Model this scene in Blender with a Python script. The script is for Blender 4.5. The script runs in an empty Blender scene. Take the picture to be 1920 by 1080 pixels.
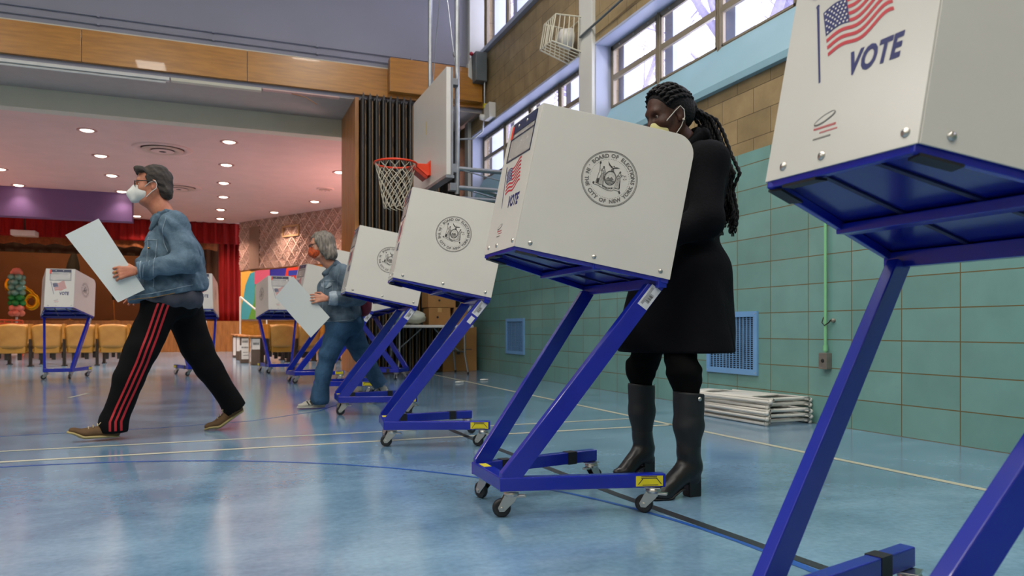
import bpy, math, random
import numpy as np
from mathutils import Vector, Matrix
random.seed(7)
C = bpy.context.scene.collection
scene = bpy.context.scene

# ---------------------------------------------------------------- camera, sky, exposure
YAW = math.atan(555/1390)
cam_d = bpy.data.cameras.new('camera'); cam = bpy.data.objects.new('camera', cam_d); C.objects.link(cam)
cam.location = (0, 0, .685); cam.rotation_euler = (math.pi/2, 0, -YAW)
cam_d.sensor_width = 36; cam_d.lens = 1390/1920*36; cam_d.shift_y = 77/1920
cam_d.dof.use_dof = True; cam_d.dof.focus_distance = 3.0; cam_d.dof.aperture_fstop = 5.0
cam_d.clip_start = .05; cam_d.clip_end = 300
scene.camera = cam
scene.view_settings.view_transform = 'Standard'; scene.view_settings.look = 'None'
scene.view_settings.gamma = 1; scene.view_settings.use_curve_mapping = False
scene.view_settings.exposure = 0.0
w = bpy.data.worlds.new('overcast_sky'); scene.world = w; w.use_nodes = True
bg = w.node_tree.nodes['Background']; bg.inputs[0].default_value = (.84, .84, 1.0, 1); bg.inputs[1].default_value = 8.0

def lin(c):
    return c/12.92 if c <= .04045 else ((c+.055)/1.055)**2.4
def rgb(h, k=1.0):
    h = h.lstrip('#'); return tuple(lin(int(h[i:i+2], 16)/255)*k for i in (0, 2, 4)) + (1,)

def area(name, loc, rot, sx, sy, power, color, spread=None):
    l = bpy.data.lights.new(name, 'AREA'); l.shape = 'RECTANGLE'; l.size = sx; l.size_y = sy
    l.energy = power; l.color = color
    if spread: l.spread = spread
    o = bpy.data.objects.new(name, l); o.location = loc; o.rotation_euler = rot; C.objects.link(o); return o
def portal(loc, rot, sx, sy):
    o = area('window_portal', loc, rot, sx, sy, 1, (1, 1, 1)); o.data.cycles.is_portal = True; return o
# daylight reaches the gym through the two bands of windows in the right wall
portal((4.42, 5.55, 3.45), (0, math.radians(90), 0), 1.0, 4.0)
portal((4.42, 9.75, 3.45), (0, math.radians(90), 0), 1.0, 3.7)
portal((4.42, 6.5, 5.95), (0, math.radians(90), 0), 1.3, 9.5)
portal((4.42, .4, 3.45), (0, math.radians(90), 0), 1.0, 5.6)
# gym ceiling fluorescents (their troffers are built with the ceiling)
GYM_LAMPS = [(-1.4, -.8), (-1.4, 3.2), (-5.2, -.8), (-5.2, 3.2), (1.9, -1.6), (-2.2, -5.0), (1.9, 2.4), (1.9, 6.2), (-8.6, 1.5), (-8.6, -4.5), (-5.4, 6.6)]
for x, y in GYM_LAMPS:
    area('gym_lamp_light', (x, y, 6.80), (0, 0, 0), .6, 1.6, 118, (1.0, .93, .84))

# ---------------------------------------------------------------- materials
def nt(name):
    m = bpy.data.materials.new(name); m.use_nodes = True
    return m, m.node_tree.nodes, m.node_tree.links, m.node_tree.nodes['Principled BSDF']
MC = {}
def mat(name, color, rough=.5, metal=0, spec=.5, var=0, scale=8, bump=0, bscale=60, color2=None, coat=0, stretch=None, emit=0):
    if name in MC: return MC[name]
    m, N, L, B = nt(name)
    c = rgb(color) if isinstance(color, str) else color
    B.inputs['Base Color'].default_value = c; B.inputs['Roughness'].default_value = rough
    B.inputs['Metallic'].default_value = metal; B.inputs['Specular IOR Level'].default_value = spec
    B.inputs['Coat Weight'].default_value = coat
    if emit:
        B.inputs['Emission Color'].default_value = c; B.inputs['Emission Strength'].default_value = emit
    tc = N.new('ShaderNodeTexCoord'); mp = N.new('ShaderNodeMapping'); L.new(tc.outputs['Object'], mp.inputs[0])
    if stretch: mp.inputs['Scale'].default_value = stretch
    if var or color2:
        n = N.new('ShaderNodeTexNoise'); n.inputs['Scale'].default_value = scale; n.inputs['Detail'].default_value = 5
        L.new(mp.outputs[0], n.inputs['Vector'])
        r = N.new('ShaderNodeValToRGB'); L.new(n.outputs['Fac'], r.inputs[0])
        c2 = (rgb(color2) if color2 else tuple(x*(1-var) for x in c[:3]) + (1,))
        r.color_ramp.elements[0].position = .35; r.color_ramp.elements[1].position = .65
        r.color_ramp.elements[0].color = c2; r.color_ramp.elements[1].color = c
        L.new(r.outputs[0], B.inputs['Base Color'])
    if bump:
        n = N.new('ShaderNodeTexNoise'); n.inputs['Scale'].default_value = bscale; n.inputs['Detail'].default_value = 3
        L.new(mp.outputs[0], n.inputs['Vector'])
        b = N.new('ShaderNodeBump'); b.inputs['Strength'].default_value = bump; b.inputs['Distance'].default_value = .01
        L.new(n.outputs['Fac'], b.inputs['Height']); L.new(b.outputs[0], B.inputs['Normal'])
    MC[name] = m; return m

def brick_mat(name, c1, c2, mortar, bw, bh, off, msize, rough, axes='YZ', shift=(0, 0), var=.12, bump=.3, spec=.5):
    """masonry laid in world metres on a wall plane"""
    m, N, L, B = nt(name)
    g = N.new('ShaderNodeNewGeometry'); s = N.new('ShaderNodeSeparateXYZ'); L.new(g.outputs['Position'], s.inputs[0])
    cmb = N.new('ShaderNodeCombineXYZ')
    for i, a in enumerate(axes):
        ad = N.new('ShaderNodeMath'); ad.operation = 'ADD'; ad.inputs[1].default_value = shift[i]
        L.new(s.outputs[a], ad.inputs[0]); L.new(ad.outputs[0], cmb.inputs[i])
    b = N.new('ShaderNodeTexBrick'); L.new(cmb.outputs[0], b.inputs['Vector'])
    b.offset = off; b.inputs['Scale'].default_value = 1; b.inputs['Brick Width'].default_value = bw
    b.inputs['Row Height'].default_value = bh; b.inputs['Mortar Size'].default_value = msize; b.inputs['Mortar Smooth'].default_value = .1
    b.inputs['Color1'].default_value = rgb(c1); b.inputs['Color2'].default_value = rgb(c2); b.inputs['Mortar'].default_value = rgb(mortar)
    n = N.new('ShaderNodeTexNoise'); n.inputs['Scale'].default_value = 5; n.inputs['Detail'].default_value = 8; L.new(g.outputs['Position'], n.inputs['Vector'])
    mx = N.new('ShaderNodeMix'); mx.data_type = 'RGBA'; mx.blend_type = 'MULTIPLY'; mx.inputs[0].default_value = 1
    r = N.new('ShaderNodeMapRange'); r.inputs[1].default_value = .3; r.inputs[2].default_value = .7
    r.inputs[3].default_value = 1-var; r.inputs[4].default_value = 1; L.new(n.outputs['Fac'], r.inputs[0])
    L.new(b.outputs['Color'], mx.inputs[6]); L.new(r.outputs[0], mx.inputs[7]); L.new(mx.outputs[2], B.inputs['Base Color'])
    bp = N.new('ShaderNodeBump'); bp.inputs['Strength'].default_value = bump; bp.inputs['Distance'].default_value = .004; bp.invert = True
    L.new(b.outputs['Fac'], bp.inputs['Height']); L.new(bp.outputs[0], B.inputs['Normal'])
    B.inputs['Roughness'].default_value = rough; B.inputs['Specular IOR Level'].default_value = spec
    return m

M = {}
M['blue'] = mat('blue_painted_steel', '#0d2098', .26, 0, .5, var=.12, scale=6, coat=.2)
M['tray'] = mat('blue_table_laminate', '#0f1a70', .2, 0, .5)
M['white'] = mat('white_plastic', '#c9c6bf', .27, 0, .5, var=.035, scale=4)
M['chrome'] = mat('zinc_plated_steel', '#b9b7b2', .28, 1)
M['rubber'] = mat('black_rubber', '#17171a', .5, var=.3, scale=30)
M['black'] = mat('black_tape', '#0c0d12', .55)
M['yellow'] = mat('yellow_label', '#d6c818', .45, var=.08, scale=40)
M['ink'] = mat('black_ink', '#33322f', .6)
M['inkl'] = mat('grey_ink', '#62605c', .6)
M['navy'] = mat('navy_ink', '#1b2360', .5)
M['red'] = mat('red_ink', '#b8303a', .5)
M['redo'] = mat('orange_red_sticker', '#e8402a', .5)
M['paper'] = mat('white_paper', '#dcdad4', .6, var=.03)
M['label'] = mat('label_paper', '#c9cbd0', .5, var=.08, scale=60)
M['steel'] = mat('galvanised_pipe', '#9a9ea2', .35, .85, var=.2, scale=9)
M['wood'] = mat('varnished_plywood', '#b57a2a', .3, 0, .5, color2='#a06822', scale=3, stretch=(1, 1, 9), coat=.2)
M['woodp'] = mat('pale_varnished_wood', '#b4763a', .4, 0, .5, color2='#96602c', scale=3, stretch=(6, 6, 1))
M['cream'] = mat('cream_paint', '#c9c5b2', .6, var=.05, scale=2)
M['greywall'] = mat('grey_wall_paint', '#8b8a95', .65, var=.06, scale=1.2)
M['whitewall'] = mat('white_column_paint', '#c9c9c4', .55, var=.05, scale=2)
M['turq'] = mat('turquoise_sill_paint', '#84a9b8', .45, var=.06, scale=2)
M['lintel'] = mat('pale_blue_lintel_paint', '#a3aac0', .5, var=.06, scale=2)
M['fold'] = mat('dark_accordion_vinyl', '#2e2c29', .42, var=.35, scale=5, stretch=(3, 3, .5))
M['gold'] = mat('ochre_seam', '#6a4a1c', .5)
M['curtain'] = mat('red_velvet', '#8c120e', .75, 0, .2, var=.3, scale=7, stretch=(4, 4, .4))
M['trimgold'] = mat('gold_valance_fringe', '#8a4a18', .8, var=.3, scale=16)
M['stagedark'] = mat('brown_backdrop', '#5a3518', .8, var=.18, scale=1.5)
M['stagedark2'] = mat('dark_border_cloth', '#2c1a0c', .9, var=.3, scale=3)
M['pink'] = mat('pink_ceiling_paint', '#dab4aa', .8, var=.06, scale=2.5, bump=.15, bscale=25)
M['purple'] = mat('purple_soffit_paint', '#6d5080', .6, var=.05, scale=2)
M['relief'] = mat('pink_cast_relief', '#c9a594', .6, var=.1, scale=8)
M['frame'] = mat('taupe_window_frame', '#8a7f6d', .45, .2, var=.1, scale=6)
M['card'] = mat('corrugated_cardboard', '#9a6f3e', .8, var=.12, scale=5)
M['ventblue'] = mat('pale_blue_enamel', '#6f9fd0', .4, var=.08, scale=6)
M['dark'] = mat('dark_void', '#0b0c10', .8)
M['seat'] = mat('tan_seat_shell', '#b9863f', .4, color2='#a57330', scale=5)
M['seatd'] = mat('ochre_seat_pan', '#a37524', .45, var=.1)
M['iron'] = mat('dark_cast_iron', '#2b241e', .5, .4)
M['minc'] = mat('mint_green_conduit', '#7fbf8c', .4, var=.06)
M['greenbox'] = mat('worn_steel_box', '#8b857c', .45, .5, var=.2, scale=20)
M['greybox'] = mat('grey_enamel', '#5f666a', .5, var=.1)
M['hooporange'] = mat('orange_enamel', '#d83a12', .35)
M['hoopred'] = mat('worn_orange_enamel', '#b22c14', .45, var=.3, scale=30)
M['net'] = mat('off_white_cord', '#c8c0ae', .8)
M['plwhite'] = mat('white_moulded_plastic', '#cfcdc7', .45, var=.06, scale=8)

# glass: clear pane that lets the daylight in
def glass_mat():
    m, N, L, B = nt('window_glass'); N.remove(B)
    t = N.new('ShaderNodeBsdfTransparent'); t.inputs[0].default_value = (.93, .93, .97, 1)
    g = N.new('ShaderNodeBsdfGlossy'); g.inputs['Roughness'].default_value = .05
    mx = N.new('ShaderNodeMixShader'); mx.inputs[0].default_value = .06
    L.new(t.outputs[0], mx.inputs[1]); L.new(g.outputs[0], mx.inputs[2]); L.new(mx.outputs[0], N['Material Output'].inputs[0]); return m
M['glass'] = glass_mat()
def film_mat():
    m, N, L, B = nt('clear_vinyl_pouch'); N.remove(B)
    t = N.new('ShaderNodeBsdfTransparent'); t.inputs[0].default_value = (.95, .95, .95, 1)
    g = N.new('ShaderNodeBsdfGlossy'); g.inputs['Roughness'].default_value = .12
    n = N.new('ShaderNodeTexNoise'); n.inputs['Scale'].default_value = 26
    b = N.new('ShaderNodeBump'); b.inputs['Strength'].default_value = .6; b.inputs['Distance'].default_value = .01
    L.new(n.outputs[0], b.inputs['Height']); L.new(b.outputs[0], g.inputs['Normal'])
    mx = N.new('ShaderNodeMixShader'); mx.inputs[0].default_value = .22
    L.new(t.outputs[0], mx.inputs[1]); L.new(g.outputs[0], mx.inputs[2]); L.new(mx.outputs[0], N['Material Output'].inputs[0]); return m
M['film'] = film_mat()
def floor_mat():
    m, N, L, B = nt('blue_vinyl_floor')
    g = N.new('ShaderNodeNewGeometry')
    mp = N.new('ShaderNodeMapping'); L.new(g.outputs['Position'], mp.inputs[0]); mp.inputs['Scale'].default_value = (1, 1.6, 1)
    n = N.new('ShaderNodeTexNoise'); n.inputs['Scale'].default_value = 1.6; n.inputs['Detail'].default_value = 9; n.inputs['Roughness'].default_value = .68
    L.new(mp.outputs[0], n.inputs['Vector'])
    r = N.new('ShaderNodeValToRGB'); L.new(n.outputs['Fac'], r.inputs[0])
    r.color_ramp.elements[0].position = .32; r.color_ramp.elements[0].color = rgb('#587a96')
    r.color_ramp.elements[1].position = .68; r.color_ramp.elements[1].color = rgb('#7d9fb8')
    n2 = N.new('ShaderNodeTexNoise'); n2.inputs['Scale'].default_value = 45; n2.inputs['Detail'].default_value = 4; L.new(g.outputs['Position'], n2.inputs['Vector'])
    mx = N.new('ShaderNodeMix'); mx.data_type = 'RGBA'; mx.blend_type = 'OVERLAY'; mx.inputs[0].default_value = .25
    L.new(r.outputs[0], mx.inputs[6]); L.new(n2.outputs['Fac'], mx.inputs[7]); L.new(mx.outputs[2], B.inputs['Base Color'])
    rr = N.new('ShaderNodeMapRange'); rr.inputs[3].default_value = .10; rr.inputs[4].default_value = .26; L.new(n.outputs['Fac'], rr.inputs[0])
    L.new(rr.outputs[0], B.inputs['Roughness'])
    n3 = N.new('ShaderNodeTexNoise'); n3.inputs['Scale'].default_value = 9; n3.inputs['Detail'].default_value = 2; L.new(g.outputs['Position'], n3.inputs['Vector'])
    b = N.new('ShaderNodeBump'); b.inputs['Strength'].default_value = .10; b.inputs['Distance'].default_value = .008
    L.new(n3.outputs['Fac'], b.inputs['Height']); L.new(b.outputs[0], B.inputs['Normal'])
    B.inputs['Specular IOR Level'].default_value = .75; B.inputs['Coat Weight'].default_value = .35; B.inputs['Coat Roughness'].default_value = .12
    return m
M['floor'] = floor_mat()
M['tile'] = brick_mat('turquoise_glazed_tile', '#69958f', '#739f99', '#6a5c38', .4, .2032, 0, .0036, .30, shift=(.14+.4*3, .0), var=.13)
M['block'] = brick_mat('tan_glazed_block', '#a08a64', '#94805c', '#5a4a34', .4, .2032, .5, .003, .5, shift=(.14, .0), var=.35)

# ---------------------------------------------------------------- mesh builder
class MB:
    def __init__(s): s.v = []; s.f = []; s.m = []; s.sm = []
    def add(s, vs, fs, mi=0, sm=False):
        b = len(s.v); s.v += [tuple(v) for v in vs]
        for f in fs: s.f.append(tuple(b+i for i in f)); s.m.append(mi); s.sm.append(sm)
        return s
    def box(s, lo, hi, mi=0, T=None):
        x0, y0, z0 = lo; x1, y1, z1 = hi
        vs = [Vector(p) for p in ((x0,y0,z0),(x1,y0,z0),(x1,y1,z0),(x0,y1,z0),(x0,y0,z1),(x1,y0,z1),(x1,y1,z1),(x0,y1,z1))]
        if T: vs = [T @ v for v in vs]
        return s.add(vs, [(0,3,2,1),(4,5,6,7),(0,1,5,4),(1,2,6,5),(2,3,7,6),(3,0,4,7)], mi)
    def quad(s, a, b, c, d, mi=0): return s.add([a, b, c, d], [(0, 1, 2, 3)], mi)
    def poly(s, pts, mi=0): return s.add(pts, [tuple(range(len(pts)))], mi)
    def prism(s, pts, d, mi=0):
        """extrude a 3-D polygon by vector d"""
        n = len(pts); d = Vector(d); a = [Vector(p) for p in pts]; b = [p+d for p in a]
        fs = [tuple(range(n))[::-1], tuple(range(n, 2*n))] + [(i, (i+1) % n, n+(i+1) % n, n+i) for i in range(n)]
        return s.add(a+b, fs, mi)
    def beam(s, p0, p1, w, h, mi=0, side=(0, 1, 0)):
        """rectangular bar: w across 'side', h along the third direction"""
        p0 = Vector(p0); p1 = Vector(p1); d = (p1-p0).normalized(); sd = Vector(side); sd = (sd-d*sd.dot(d)).normalized(); u = d.cross(sd)
        vs = []
        for p in (p0, p1):
            for a, b in ((-1,-1),(1,-1),(1,1),(-1,1)): vs.append(p+sd*a*w/2+u*b*h/2)
        return s.add(vs, [(0,1,2,3),(7,6,5,4),(0,4,5,1),(1,5,6,2),(2,6,7,3),(3,7,4,0)], mi)
    def tube(s, pts, r, n=10, mi=0, caps=True, closed=False):
        pts = [Vector(p) for p in pts]; K = len(pts); rs = r if isinstance(r, (list, tuple)) else [r]*K
        vs = []; prev = None
        for i, p in enumerate(pts):
            if closed: t = (pts[(i+1) % K]-pts[i-1]).normalized()
            else: t = (pts[min(i+1, K-1)]-pts[max(i-1, 0)]).normalized()
            if prev is None: a = t.orthogonal().normalized()
            else: a = (prev-t*prev.dot(t)); a = a.normalized() if a.length > 1e-6 else t.orthogonal().normalized()
            prev = a; b = t.cross(a)
            for k in range(n):
                q = 2*math.pi*k/n; vs.append(p+(a*math.cos(q)+b*math.sin(q))*rs[i])
        fs = []
        for i in range(K if closed else K-1):
            j = (i+1) % K
            for k in range(n): fs.append((i*n+k, i*n+(k+1) % n, j*n+(k+1) % n, j*n+k))
        s.add(vs, fs, mi, True)
        if caps and not closed:
            s.add(vs[:n], [tuple(range(n))[::-1]], mi); s.add(vs[-n:], [tuple(range(n))], mi)
        return s
    def ball(s, c, r, mi=0, n=14, T=None):
        rx, ry, rz = r if isinstance(r, (list, tuple)) else (r, r, r)
        vs = []; R = n//2
        for i in range(R+1):
            a = math.pi*i/R
            for k in range(n):
                q = 2*math.pi*k/n; v = Vector((rx*math.sin(a)*math.cos(q), ry*math.sin(a)*math.sin(q), rz*math.cos(a)))
                if T: v = T @ v
                vs.append(Vector(c)+v)
        fs = []
        for i in range(R):
            for k in range(n): fs.append((i*n+k, (i+1)*n+k, (i+1)*n+(k+1) % n, i*n+(k+1) % n))
        return s.add(vs, fs, mi, True)
    def lathe(s, prof, c=(0,0,0), axis='Z', n=24, mi=0):
        vs = []
        for r, h in prof:
            for k in range(n):
                q = 2*math.pi*k/n; a, b = r*math.cos(q), r*math.sin(q)
                vs.append(Vector(c)+Vector({'Z': (a, b, h), 'Y': (a, h, b), 'X': (h, a, b)}[axis]))
        fs = []
        for i in range(len(prof)-1):
            for k in range(n):
                f = (i*n+k, i*n+(k+1) % n, (i+1)*n+(k+1) % n, (i+1)*n+k)
                fs.append(f)
        return s.add(vs, fs, mi, True)
    def sheet(s, P, mi=0, sm=True):
        """P: rows x cols grid of points"""
        R = len(P); K = len(P[0]); vs = [p for row in P for p in row]
        return s.add(vs, [(i*K+j, i*K+j+1, (i+1)*K+j+1, (i+1)*K+j) for i in range(R-1) for j in range(K-1)], mi, sm)
    def mesh(s, name, mats):
        me = bpy.data.meshes.new(name); me.from_pydata([tuple(v) for v in s.v], [], s.f)
        for m in (mats if isinstance(mats, (list, tuple)) else [mats]): me.materials.append(m)
        me.polygons.foreach_set('material_index', s.m); me.polygons.foreach_set('use_smooth', s.sm); me.update(); return me
    def build(s, name, mats, parent=None, bevel=0, solid=0, loc=None, rot=None, T=None):
        o = bpy.data.objects.new(name, s.mesh(name, mats)); C.objects.link(o)
        if parent: o.parent = parent
        if loc: o.location = loc
        if rot: o.rotation_euler = rot
        if T: o.matrix_local = T
        if solid:
            q = o.modifiers.new('solid', 'SOLIDIFY'); q.thickness = solid; q.offset = 0
        if bevel:
            q = o.modifiers.new('bevel', 'BEVEL'); q.width = bevel; q.segments = 2; q.limit_method = 'ANGLE'; q.angle_limit = math.radians(40)
        return o

def empty(name, loc=(0,0,0), rz=0, label=None, cat=None, group=None):
    o = bpy.data.objects.new(name, None); C.objects.link(o); o.location = loc; o.rotation_euler = (0, 0, rz); o.empty_display_size = .1
    if label: tag(o, label, cat, group)
    return o
def tag(o, label, cat, group=None):
    o['label'] = label; o['category'] = cat
    if group: o['group'] = group
    return o
def struct(o): o['kind'] = 'structure'; return o
def copy_tree(o, parent=None):
    c = o.copy(); C.objects.link(c); c.parent = parent
    for ch in [q for q in ALLCH.get(o.name, [])]: copy_tree(ch, c)
    return c
ALLCH = {}
def index_children(root):
    for ch in root.children: ALLCH.setdefault(root.name, []).append(ch); index_children(ch)
def dup(root, loc, rz, label, group=None):
    if root.name not in ALLCH: index_children(root)
    c = copy_tree(root); c.location = loc; c.rotation_euler = (0, 0, rz); c['label'] = label
    if group: c['group'] = group
    return c

def text_into(mb, txt, size, T, mi=0, outline=0, offset=0, shear=0, align='CENTER', spacing=1):
    """add lettering lying in the XY plane of matrix T"""
    cu = bpy.data.curves.new('lettering', 'FONT'); cu.body = txt; cu.size = size; cu.align_x = align; cu.shear = shear; cu.space_character = spacing
    cu.resolution_u = 3
    if outline: cu.fill_mode = 'NONE'; cu.bevel_depth = outline; cu.bevel_resolution = 0
    else: cu.offset = offset
    o = bpy.data.objects.new('lettering', cu); C.objects.link(o)
    dg = bpy.context.evaluated_depsgraph_get(); me = bpy.data.meshes.new_from_object(o.evaluated_get(dg))
    vs = [T @ v.co for v in me.vertices]; fs = [tuple(p.vertices) for p in me.polygons]
    mb.add(vs, fs, mi)
    bpy.data.objects.remove(o); bpy.data.curves.remove(cu); bpy.data.meshes.remove(me)

def stroke(mb, pts, wd, T, mi=0, closed=False):
    """flat ribbon along 2-D points"""
    pts = [Vector(p) for p in pts]; K = len(pts)
    if closed: pts = pts+[pts[0]]; K += 1
    L_ = []; R_ = []
    for i, p in enumerate(pts):
        if closed: t = (pts[(i+1) % (K-1)]-pts[(i-1) % (K-1)])
        else: t = pts[min(i+1, K-1)]-pts[max(i-1, 0)]
        t = t.normalized(); n = Vector((-t.y, t.x)); ww = wd[i] if isinstance(wd, (list, tuple)) else wd
        L_.append(T @ Vector((*(p+n*ww/2), 0))); R_.append(T @ Vector((*(p-n*ww/2), 0)))
    vs = L_+R_; mb.add(vs, [(i, i+K, i+1+K, i+1) for i in range(K-1)], mi)
def disc(mb, c, r, T, mi=0, n=10, ry=None):
    ry = ry or r
    mb.poly([T @ Vector((c[0]+r*math.cos(2*math.pi*k/n), c[1]+ry*math.sin(2*math.pi*k/n), 0)) for k in range(n)], mi)
# ================================================================ THE ROOM
WX = 4.05
def sbox(name, lo, hi, m, bevel=0):
    return struct(MB().box(lo, hi).build(name, m, bevel=bevel))
sbox('floor', (-12, -7, -.2), (6, 30, 0), M['floor'])
# right wall: glazed tile dado, tan block above, two bands of window openings
b = MB()
b.box((WX, -7, 0), (WX+.3, 12.95, 2.135), 0)
b.box((WX+.001, -7, 2.135), (WX+.3, 12.95, 2.74), 1)
for y0_, y1_ in ((-7, -2.6), (3.25, 3.55), (7.55, 7.88), (11.95, 12.95)): b.box((WX+.001, y0_, 2.74), (WX+.3, y1_, 3.96), 1)
b.box((WX+.001, -7, 3.96), (WX+.3, 12.95, 5.2), 1)
b.box((WX+.001, -7, 5.2), (WX+.3, 1.7, 7), 1); b.box((WX+.001, 11.4, 5.2), (WX+.3, 12.95, 7), 1); b.box((WX+.001, 1.7, 6.6), (WX+.3, 11.4, 7), 1)
struct(b.build('wall_right', [M['tile'], M['block']]))
# gym shell beyond the frame
sbox('ceiling', (-12, -7, 6.95), (WX+.3, 12.95, 7.1), M['whitewall'])
for i, (x, y) in enumerate(GYM_LAMPS): sbox('trim_%d' % (60+i), (x-.34, y-.84, 6.81), (x+.34, y+.84, 6.95), M['whitewall'])
sbox('trim_80', (-9.3, 16.0, .4), (-7.7, 20.0, .85), M['whitewall']); sbox('trim_81', (3.6, 14.0, .9), (4.2, 17.0, 1.15), M['whitewall'])  # unseen boxes added under the two auditorium uplights, not real trim
sbox('wall_back', (-12, -7.2, 0), (WX+.3, -7, 7), M['cream'])
sbox('wall_left', (-12.2, -7, 0), (-12, 30, 7), M['cream'])
sbox('wall_far', (-12, 11.47, 4.23), (WX, 12.7, 6.95), M['greywall'])
sbox('ceiling_soffit', (-12, 11.475, 4.215), (WX, 12.695, 4.229), mat('soffit_paint', '#a79f98', .7, var=.05))
sbox('wall_beam', (-12, 12.7, 3.92), (WX+.3, 12.95, 6.95), M['cream'])
# plywood fascia over the opening, board by board
xs = [-12, -10.08, -7.98, -5.88, -3.78, -1.68, .42, 2.48, WX]
for i in range(len(xs)-1):
    sbox('trim_%d' % (i+1), (xs[i]+.003, 11.40, 4.28), (xs[i+1]-.003, 11.47, 4.72), M['wood'], .004)
sbox('trim_9', (2.48, 11.26, 4.34), (3.98, 11.398, 4.86), M['wood'], .005)
sbox('trim_10', (1.97, 11.40, 0), (2.03, 12.7, 4.23), M['woodp'], .004)
sbox('trim_11', (-12, 11.43, 4.72), (WX, 11.47, 4.745), M['cream'])
# upper conduits along the far wall
for i, z in enumerate((4.94, 4.83)):
    b = MB().tube([(-11.9, 11.44, z+.0), (3.95, 11.44, z)], .011, 8)
    for k in range(10): b.box((-10.2+1.45*k, 11.425, z-.02), (-10.17+1.45*k, 11.47, z+.02))
    tag(b.build('wall_conduit', M['greywall']), ['upper thin grey conduit running along the high far wall', 'lower thin grey conduit just above the plywood fascia'][i], 'conduit')
# white columns between the windows
sbox('trim_12', (WX-.05, 7.55, 2.80), (WX+.0, 7.88, 6.95), M['whitewall'], .006)
sbox('trim_13', (WX-.05, 3.25, 2.80), (WX+.0, 3.55, 6.95), M['whitewall'], .006)
sbox('trim_14', (WX-.06, 12.02, 0.0), (WX+.0, 12.2, 4.23), M['whitewall'], .006)
# corner: pale upper return
sbox('trim_15', (3.80, 11.36, 4.75), (WX, 11.469, 6.95), M['whitewall'], .005)
# sloped turquoise sills, blue lintels and reveals
def window_band(n, ya, yb):
    s = MB().prism([(4.0, ya-.34, 2.74), (4.0, ya-.34, 2.80), (4.245, ya-.34, 3.236), (4.3, ya-.34, 3.236), (4.3, ya-.34, 2.74)], (0, yb-ya+.5, 0))
    struct(s.build('trim_%d' % (20+n), M['turq'], bevel=.004))
    struct(MB().box((WX-.012, ya-.02, 3.945), (4.30, yb+.02, 3.975)).build('trim_%d' % (30+n), M['lintel'], bevel=.003))
    struct(MB().box((WX-.004, yb-.012, 2.9), (4.24, yb+.03, 3.955)).build('trim_%d' % (40+n), M['lintel']))
def window(n, ya, yb, z0, z1, X, panes, rail=True, t=.035):
    root = MB()
    root.box((X, ya, z0), (X+.05, yb, z0+t)).box((X, ya, z1-t*1.3), (X+.05, yb, z1)).box((X, ya, z0), (X+.05, ya+t, z1)).box((X, yb-t, z0), (X+.05, yb, z1))
    fr = root.build('window_%d' % n, M['frame'], bevel=.003); struct(fr)
    w_ = (yb-ya)/panes
    for i in range(panes):
        a, c = ya+i*w_, ya+(i+1)*w_
        m_ = MB()
        if i: m_.box((X-.008, a-.022, z0), (X+.055, a+.022, z1)); m_.box((X-.02, a-.004, z0), (X-.006, a+.004, z1))
        m_.box((X-.004, a+t, z0+t), (X+.02, a+t+.022, z1-t)).box((X-.004, c-t-.022, z0+t), (X+.02, c-t, z1-t))
        m_.box((X-.004, a+t, z1-t-.03), (X+.02, c-t, z1-t)).box((X-.004, a+t, z0+t), (X+.02, c-t, z0+t+.022))
        if rail: m_.box((X-.006, a+t, (z0+z1)/2-.03), (X+.03, c-t, (z0+z1)/2+.03))
        m_.build('mullion', M['frame'], fr, bevel=.002)
        MB().box((X+.03, a+t, z0+t), (X+.036, c-t, z1-t)).build('pane', M['glass'], fr)
        if rail:
            for k in range(3): MB().lathe([(.004, 0), (.012, .006), (.012, .02), (0, .024)], (X-.012, a+w_*(.2+.3*k), z1-.03), 'X', 8).build('latch', M['chrome'], fr)
        # masonry fin outside between panes
    f_ = MB()
    for i in range(panes+1): f_.box((X+.14, ya+i*w_-.05, z0-.2), (X+.36, ya+i*w_+.10, z1+.2))
    f_.build('outer_fin', M['lintel'], fr)
window_band(1, 3.55, 7.55); window(1, 3.57, 7.53, 3.20, 3.945, 4.24, 4)
window_band(2, 7.88, 11.95); window(2, 7.90, 11.93, 3.20, 3.945, 4.24, 4)
window_band(3, -2.6, 3.25); window(3, -2.58, 3.23, 3.20, 3.945, 4.24, 6)
window(4, 1.7, 11.4, 5.2, 6.6, 4.09, 10, rail=False, t=.04)
sbox('trim_50', (WX-.07, 1.6, 5.13), (WX+.12, 11.46, 5.2), M['lintel'], .004)

# ------------------------------------------------ trees and a building outside the windows
bark = mat('bark', '#8a86a0', .9, var=.2, scale=20)
def tree(x, y, h, seed, label):
    rnd = random.Random(seed); b = MB()
    def branch(p, d, L_, r, lv):
        pts = [p]; q = p; dd = d.copy()
        for i in range(4):
            dd = (dd+Vector((rnd.uniform(-.25, .25), rnd.uniform(-.25, .25), rnd.uniform(-.1, .2)))).normalized(); q = q+dd*L_/4; pts.append(q)
        b.tube(pts, [r*(1-.14*i) for i in range(5)], 6, caps=False)
        if lv < 5:
            for i in range(3 if lv else 5):
                k = rnd.choice((2, 3, 4)); a = Vector((rnd.uniform(-1, 1), rnd.uniform(-1, 1), rnd.uniform(-.1, .8))).normalized()
                branch(pts[k], (dd*.7+a*.8).normalized(), L_*rnd.uniform(.5, .75), r*.5, lv+1)
    branch(Vector((x, y, 0)), Vector((0, 0, 1)), h, .19, 0)
    tag(b.build('bare_tree', bark), label, 'tree', 'bare trees outside the gym windows')
tree(8.5, 7.8, 5.0, 3, 'bare winter tree outside the far windows of the right wall')
tree(8.0, 13.6, 4.6, 5, 'bare winter tree outside, beyond the windows nearest the basketball hoop')
tree(7.2, 11.5, 5.2, 9, 'bare winter tree outside the middle windows of the right wall')
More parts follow.
